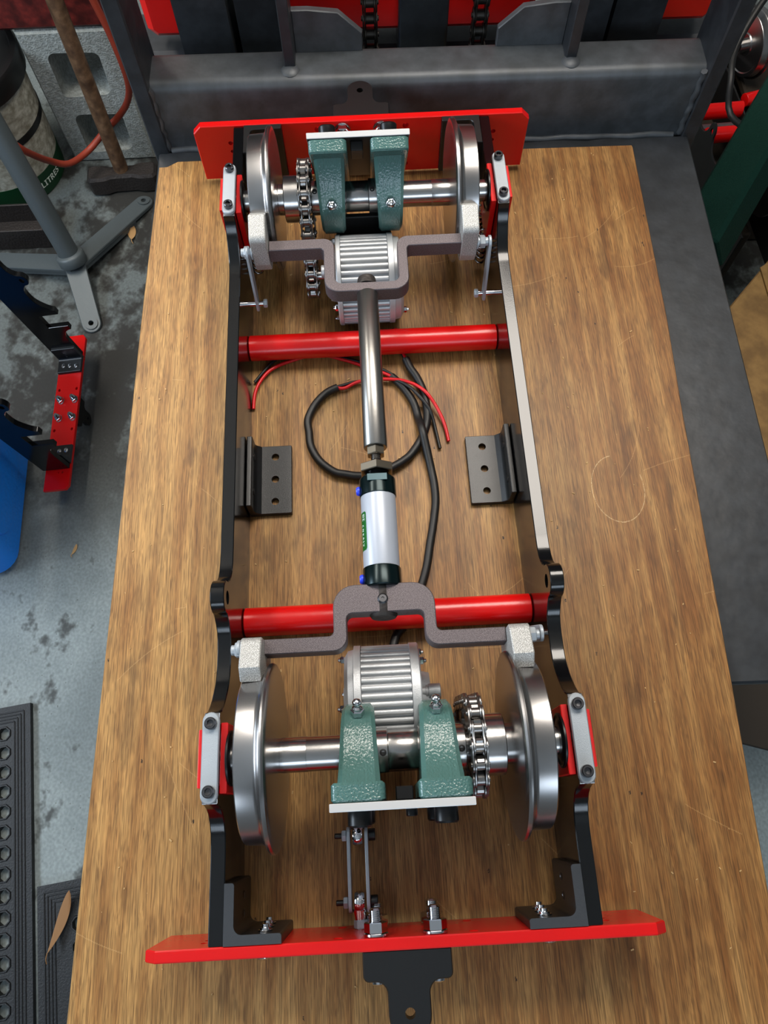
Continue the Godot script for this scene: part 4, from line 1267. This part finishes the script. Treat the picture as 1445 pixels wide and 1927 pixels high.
	rubber_mat(V(-0.4215, FL, 0.3780), 7.4, 3, 11, 0.0526, "black perforated rubber mat partly under the plywood board")

func bend_litres(txt: String, size: float, r: float) -> ArrayMesh:
	var tm := TextMesh.new()
	var f := SystemFont.new()
	f.font_names = PackedStringArray(["Droid Sans"])
	f.font_weight = 700
	tm.font = f
	tm.text = txt
	tm.font_size = 32
	tm.pixel_size = size / 24.0
	tm.depth = 0.0
	var a := tm.get_mesh_arrays()
	var v: PackedVector3Array = a[Mesh.ARRAY_VERTEX]
	var nn: PackedVector3Array = a[Mesh.ARRAY_NORMAL]
	for i in v.size():
		var t: float = deg_to_rad(28) - v[i].x / r
		nn[i] = V(cos(t), 0, sin(t))
		v[i] = nn[i] * (r + v[i].y * 0.055) + V(0, v[i].y + 0.033, 0)
	a[Mesh.ARRAY_VERTEX] = v
	a[Mesh.ARRAY_NORMAL] = nn
	a[Mesh.ARRAY_TANGENT] = null
	var m := ArrayMesh.new()
	m.add_surface_from_arrays(Mesh.PRIMITIVE_TRIANGLES, a)
	return m

# ring mat: origin is its far right corner, it grows to -x and +z of its own axes
func rubber_mat(at: Vector3, yaw: float, cols: int, rows: int, border: float, label: String) -> void:
	var o := tag(grp(self, "rubber_mat", T(at.x, at.y, at.z, 0, yaw, 0)), label, "mat")
	var p := 0.0345
	var h := 0.012
	var r := 0.0112
	var cell := MB.new()
	var up := Vector3.UP
	for k in 8:
		var a0 := TAU * (k - 0.5) / 8
		var a1 := TAU * (k + 0.5) / 8
		var d0 := V(cos(a0), 0, sin(a0))
		var d1 := V(cos(a1), 0, sin(a1))
		var s0 := d0 / maxf(absf(d0.x), absf(d0.z)) * p / 2
		var s1 := d1 / maxf(absf(d1.x), absf(d1.z)) * p / 2
		var y := V(0, h, 0)
		var ri := V(0, h + 0.0022, 0)
		if k % 2 == 1:
			var cn := V(signf(d0.x + d1.x), 0, signf(d0.z + d1.z)) * p / 2
			cell.tri(d0 * r * 1.28 + y, cn + y, s0 + y, up, up, up)
			cell.tri(d0 * r * 1.28 + y, d1 * r * 1.28 + y, cn + y, up, up, up)
			cell.tri(d1 * r * 1.28 + y, s1 + y, cn + y, up, up, up)
		else:
			cell.quad(d0 * r * 1.28 + y, s0 + y, s1 + y, d1 * r * 1.28 + y, up, up, up, up)
		cell.fquad(d0 * r * 1.28 + y, d1 * r * 1.28 + y, d1 * r * 1.18 + ri, d0 * r * 1.18 + ri, up + d0)
		cell.fquad(d0 * r * 1.18 + ri, d1 * r * 1.18 + ri, d1 * r + ri, d0 * r + ri, up)
		cell.fquad(d0 * r + ri, d1 * r + ri, d1 * r, d0 * r, -d0)
	var m := MB.new()
	for i in cols:
		for j in rows:
			m.add(cell, V3T(-border - p * (i + 0.5), 0, border + p * (j + 0.5)))
	var wd := border * 2 + p * cols
	var ln := border * 2 + p * rows
	m.add(box(border, h, ln, 0.0, V(-border / 2, h / 2, ln / 2)), Transform3D())
	m.add(box(border, h, ln, 0.0, V(-wd + border / 2, h / 2, ln / 2)), Transform3D())
	m.add(box(p * cols, h, border, 0.0, V(-wd / 2, h / 2, border / 2)), Transform3D())
	m.add(box(p * cols, h, border, 0.0, V(-wd / 2, h / 2, ln - border / 2)), Transform3D())
	part(o, "web", m, M.mat_rubber)
	for i in 4:
		var e := 0.012 + i * 0.0058
		var rib := MB.new()
		rib.add(box(0.0026, 0.002, ln - 2 * e, 0.0008, V(-e, h + 0.0006, ln / 2)), Transform3D())
		rib.add(box(0.0026, 0.002, ln - 2 * e, 0.0008, V(-wd + e, h + 0.0006, ln / 2)), Transform3D())
		rib.add(box(wd - 2 * e, 0.002, 0.0026, 0.0008, V(-wd / 2, h + 0.0006, e)), Transform3D())
		part(o, "edge_rib", rib, M.mat_rubber)

# ------------------------------------------------------------------ right of the lift
func right_side() -> void:
	# narrow bogie on a bearer in the shade
	var b := Basis(Vector3.UP, deg_to_rad(3)) * Basis.from_scale(V(0.36, 1.3, 1))
	var s := tag(grp(self, "spare_bogie", Transform3D(b, V(0.752, -0.560, -1.07))), "narrow spare bogie with red cross bars in the shade right of the lift", "bogie")
	var sf := side_frame_mesh().mesh()
	part(s, "side_frame", sf, M.black_satin, B(EX, -0.1301, 0, 0))
	part(s, "side_frame", sf, M.black_satin, B(EX, 0.1413, 0, 0))
	for z in [0.058, 0.124, -0.1475]:
		part(s, "cross_bar", lathe([0, -0.1300, 0.0132, -0.1290, 0.0132, 0.1290, 0, 0.1300], 32), M.red_gloss, B(LX, 0, 0.0740, z))
	for e in [[-1.0, 0.2694], [1.0, 0.2694], [-1.0, -0.2694]]:
		part(s, "wheel", shared("wheel", wheel_mesh), M.steel_turned, B(LX if e[0] > 0 else LXN, 0.0866 * e[0], 0.0977, e[1]))
	for z in [-0.2694, 0.2694]:
		part(s, "axle", rod(0.0125, 0.17), M.steel, B(LX, -0.085, 0.0977, z))
	var hm := headstock_mesh().mesh()
	part(s, "headstock", hm, M.red_gloss, V3T(0, 0, -0.4037))
	part(s, "stay_plate", box(0.25, 0.07, 0.012, 0.001, V(0, 0.035, 0.091)), M.steel)
	tag(part(self, "timber_bearer", box(0.12, -0.561 - FL, 0.60, 0.004, V(0.752, (FL - 0.561) / 2, -1.07)), M.hardboard), "dark timber bearer under the spare bogie right of the lift", "timber")
	# a crate carrying one more wheelset
	var cr := tag(grp(self, "crate", T(0.99, FL, -1.10, 0, 0, 0)), "dark crate behind the spare bogie at the right", "crate")
	part(cr, "body", box(0.28, 0.264, 0.34, 0.006, V(0, 0.133, 0)), M.hardboard)
	part(cr, "rim", box(0.30, 0.02, 0.355, 0.004, V(0, 0.273, 0)), M.hardboard)
	var ws := tag(grp(self, "wheelset", T(0.925, FL + 0.2845, -1.17, 0, 14, 0)), "steel wheelset with green bearing and red stay bar standing on the crate", "wheelset")
	for q in [-1, 1]:
		part(ws, "wheel", shared("wheel", wheel_mesh), M.steel_turned, B(LX if q > 0 else LXN, 0.0866 * q, 0.0682, 0))
	part(ws, "axle", rod(0.0125, 0.25), M.steel, B(LX, -0.125, 0.0682, 0))
	pillow_block(ws, Transform3D(Basis(Vector3.RIGHT, deg_to_rad(-10)), V(0, 0.0682, 0)), 0.012, 44.0, 1.0)
	part(ws, "stay_bar", rod(0.0132, 0.26), M.red_gloss, B(LX, -0.13, 0.0134, 0.092))
	var fan := MB.new()
	for i in 28:
		fan.add(box(0.0018, 0.038, 0.010, 0.0004, V(0, 0.030, 0)), Transform3D(Basis(Vector3.RIGHT, TAU * i / 28), Vector3.ZERO))
	fan.add(rod(0.013, 0.014), B(LX, -0.007, 0, 0))
	part(ws, "cooling_fan", fan, M.steel, V3T(0.066, 0.082, 0.0))
	var cb := part(self, "black_cable", tube([V(0.80, -0.22, -1.08), V(0.752, -0.26, -1.035), V(0.7136, -0.3, -0.9817), V(0.700, -0.32, -0.9264), V(0.706, -0.36, -0.88), V(0.735, -0.335, -0.80), V(0.82, -0.32, -0.74), V(0.98, -0.33, -0.80)], 0.006, 10), M.black_rubber)
	tag(cb, "black cable hanging in a curve over the spare wheels", "cable")
	# green timber leaning across
	var a := V(0.80, -0.105, -0.877)
	var d := V(0.5150, -0.224, -0.4700)
	var zz := (d - a).normalized()
	var xx := Vector3.UP.cross(zz).normalized()
	var tb := tag(grp(self, "green_timber", Transform3D(Basis(zz, deg_to_rad(24)) * Basis(xx, zz.cross(xx), zz), a)), "rough dark green painted timber slanting down past the platform edge", "timber")
	part(tb, "timber", one(ext(P2([-0.034, -0.033, 0.026, -0.034, 0.034, -0.028, 0.034, 0.026, 0.028, 0.033, -0.028, 0.034, -0.034, 0.027]), (d - a).length() + 0.02, 0.003), Transform3D()), M.timber_green)
	# cardboard carton and sheet below the platform edge
	var ca := tag(grp(self, "carton"), "tan cardboard carton on the floor under the platform edge at the right", "carton")
	part(ca, "body", one(ext(P2([0.46, -0.285, 0.559, -0.389, 0.6535, -0.4878, 0.74, -0.578, 0.98, -0.36, 0.98, 0.10, 0.46, 0.10]), -FL - 0.302, 0.002), B(EY, 0, -0.301, 0)), M.ply_tan)
	part(ca, "flap", one(ext(P2([0.636, -0.473, 0.6565, -0.4848, 0.735, -0.57, 0.97, -0.355, 0.97, 0.09, 0.640, 0.09]), 0.003, 0.0005), B(EY, 0, -0.2975, 0)), M.ply_tan)
	var sh := tag(grp(self, "hardboard_offcut"), "dark brown hardboard offcut lying at the right edge beside the plywood board", "offcut")
	part(sh, "sheet", one(ext(rounded(P2([0.36, 0.180, 0.4655, 0.1824, 0.560, 0.185, 0.545, 0.300, 0.36, 0.242]), [0, 0.004, 0.01, 0.01, 0]), 0.006, 0.001), B(EY, 0, -0.25, 0)), M.hardboard)
	part(sh, "batten", box(0.10, -FL - 0.257, 0.05, 0.003, V(0.44, (FL - 0.257) / 2, 0.212)), M.hardboard)

func leaf(at: Transform3D, l: float, w: float, m: Material, label: String) -> void:
	var o := tag(grp(self, "fallen_leaf", at), label, "leaf", "")
	var p := PackedVector2Array()
	for i in 17:
		var t := i / 16.0
		p.append(Vector2(w / 2 * pow(sin(PI * pow(t, 0.8)), 0.9) + 0.0004, (t - 0.5) * l))
	for i in 17:
		var t := 1.0 - i / 16.0
		p.append(Vector2(-w / 2 * pow(sin(PI * pow(t, 0.8)), 0.9) - 0.0004, (t - 0.5) * l))
	var mb := one(ext(p, 0.0006), B(EY, 0, 0.001, 0))
	mb.warp(func(q: Vector3) -> Vector3: return V(q.x, q.y + 0.6 * q.z * q.z / l + 4.0 * q.x * q.x, q.z))
	part(o, "blade", mb, m)
	part(o, "stalk", tube([V(0, 0.0016 + 0.15 * l, 0.5 * l), V(0, 0.0012 + 0.12 * l, 0.6 * l), V(0.002, 0.0012 + 0.06 * l, 0.68 * l)], 0.0009, 6), m)

func litter() -> void:
	leaf(T(-0.5775, -0.7535, 0.458, 0, -16, 0), 0.096, 0.017, M.leaf_tan, "long dry brown leaf lying on the second rubber mat")
	leaf(T(-0.5745, FL, -1.045, 0, 8, 0), 0.055, 0.020, M.leaf_pale, "pale curled leaf on the floor beside the pipe stand foot")
	leaf(T(-0.6312, FL, -0.219, 0, -20, 0), 0.024, 0.006, M.leaf_pale, "tiny straw-coloured leaf on bare concrete near the jerrycan")
	# sawdust and metal chips lying on the board
	var rng := RandomNumberGenerator.new()
	rng.seed = 9
	var m := MB.new()
	for i in 170:
		var p := V(rng.randf_range(-0.25, 0.29), 0.0004, rng.randf_range(-0.42, 0.45))
		var s := rng.randf_range(0.0004, 0.0011)
		m.add(box(s * rng.randf_range(1, 3), s * 0.8, s, 0.0), Transform3D(Basis.from_euler(V(0, rng.randf() * TAU, 0)), p))
	var o := part(self, "wood_chips", m, M.chips)
	tag(o, "fine pale chips and dust scattered over the plywood board", "chips")
	o.set_meta("kind", "stuff")
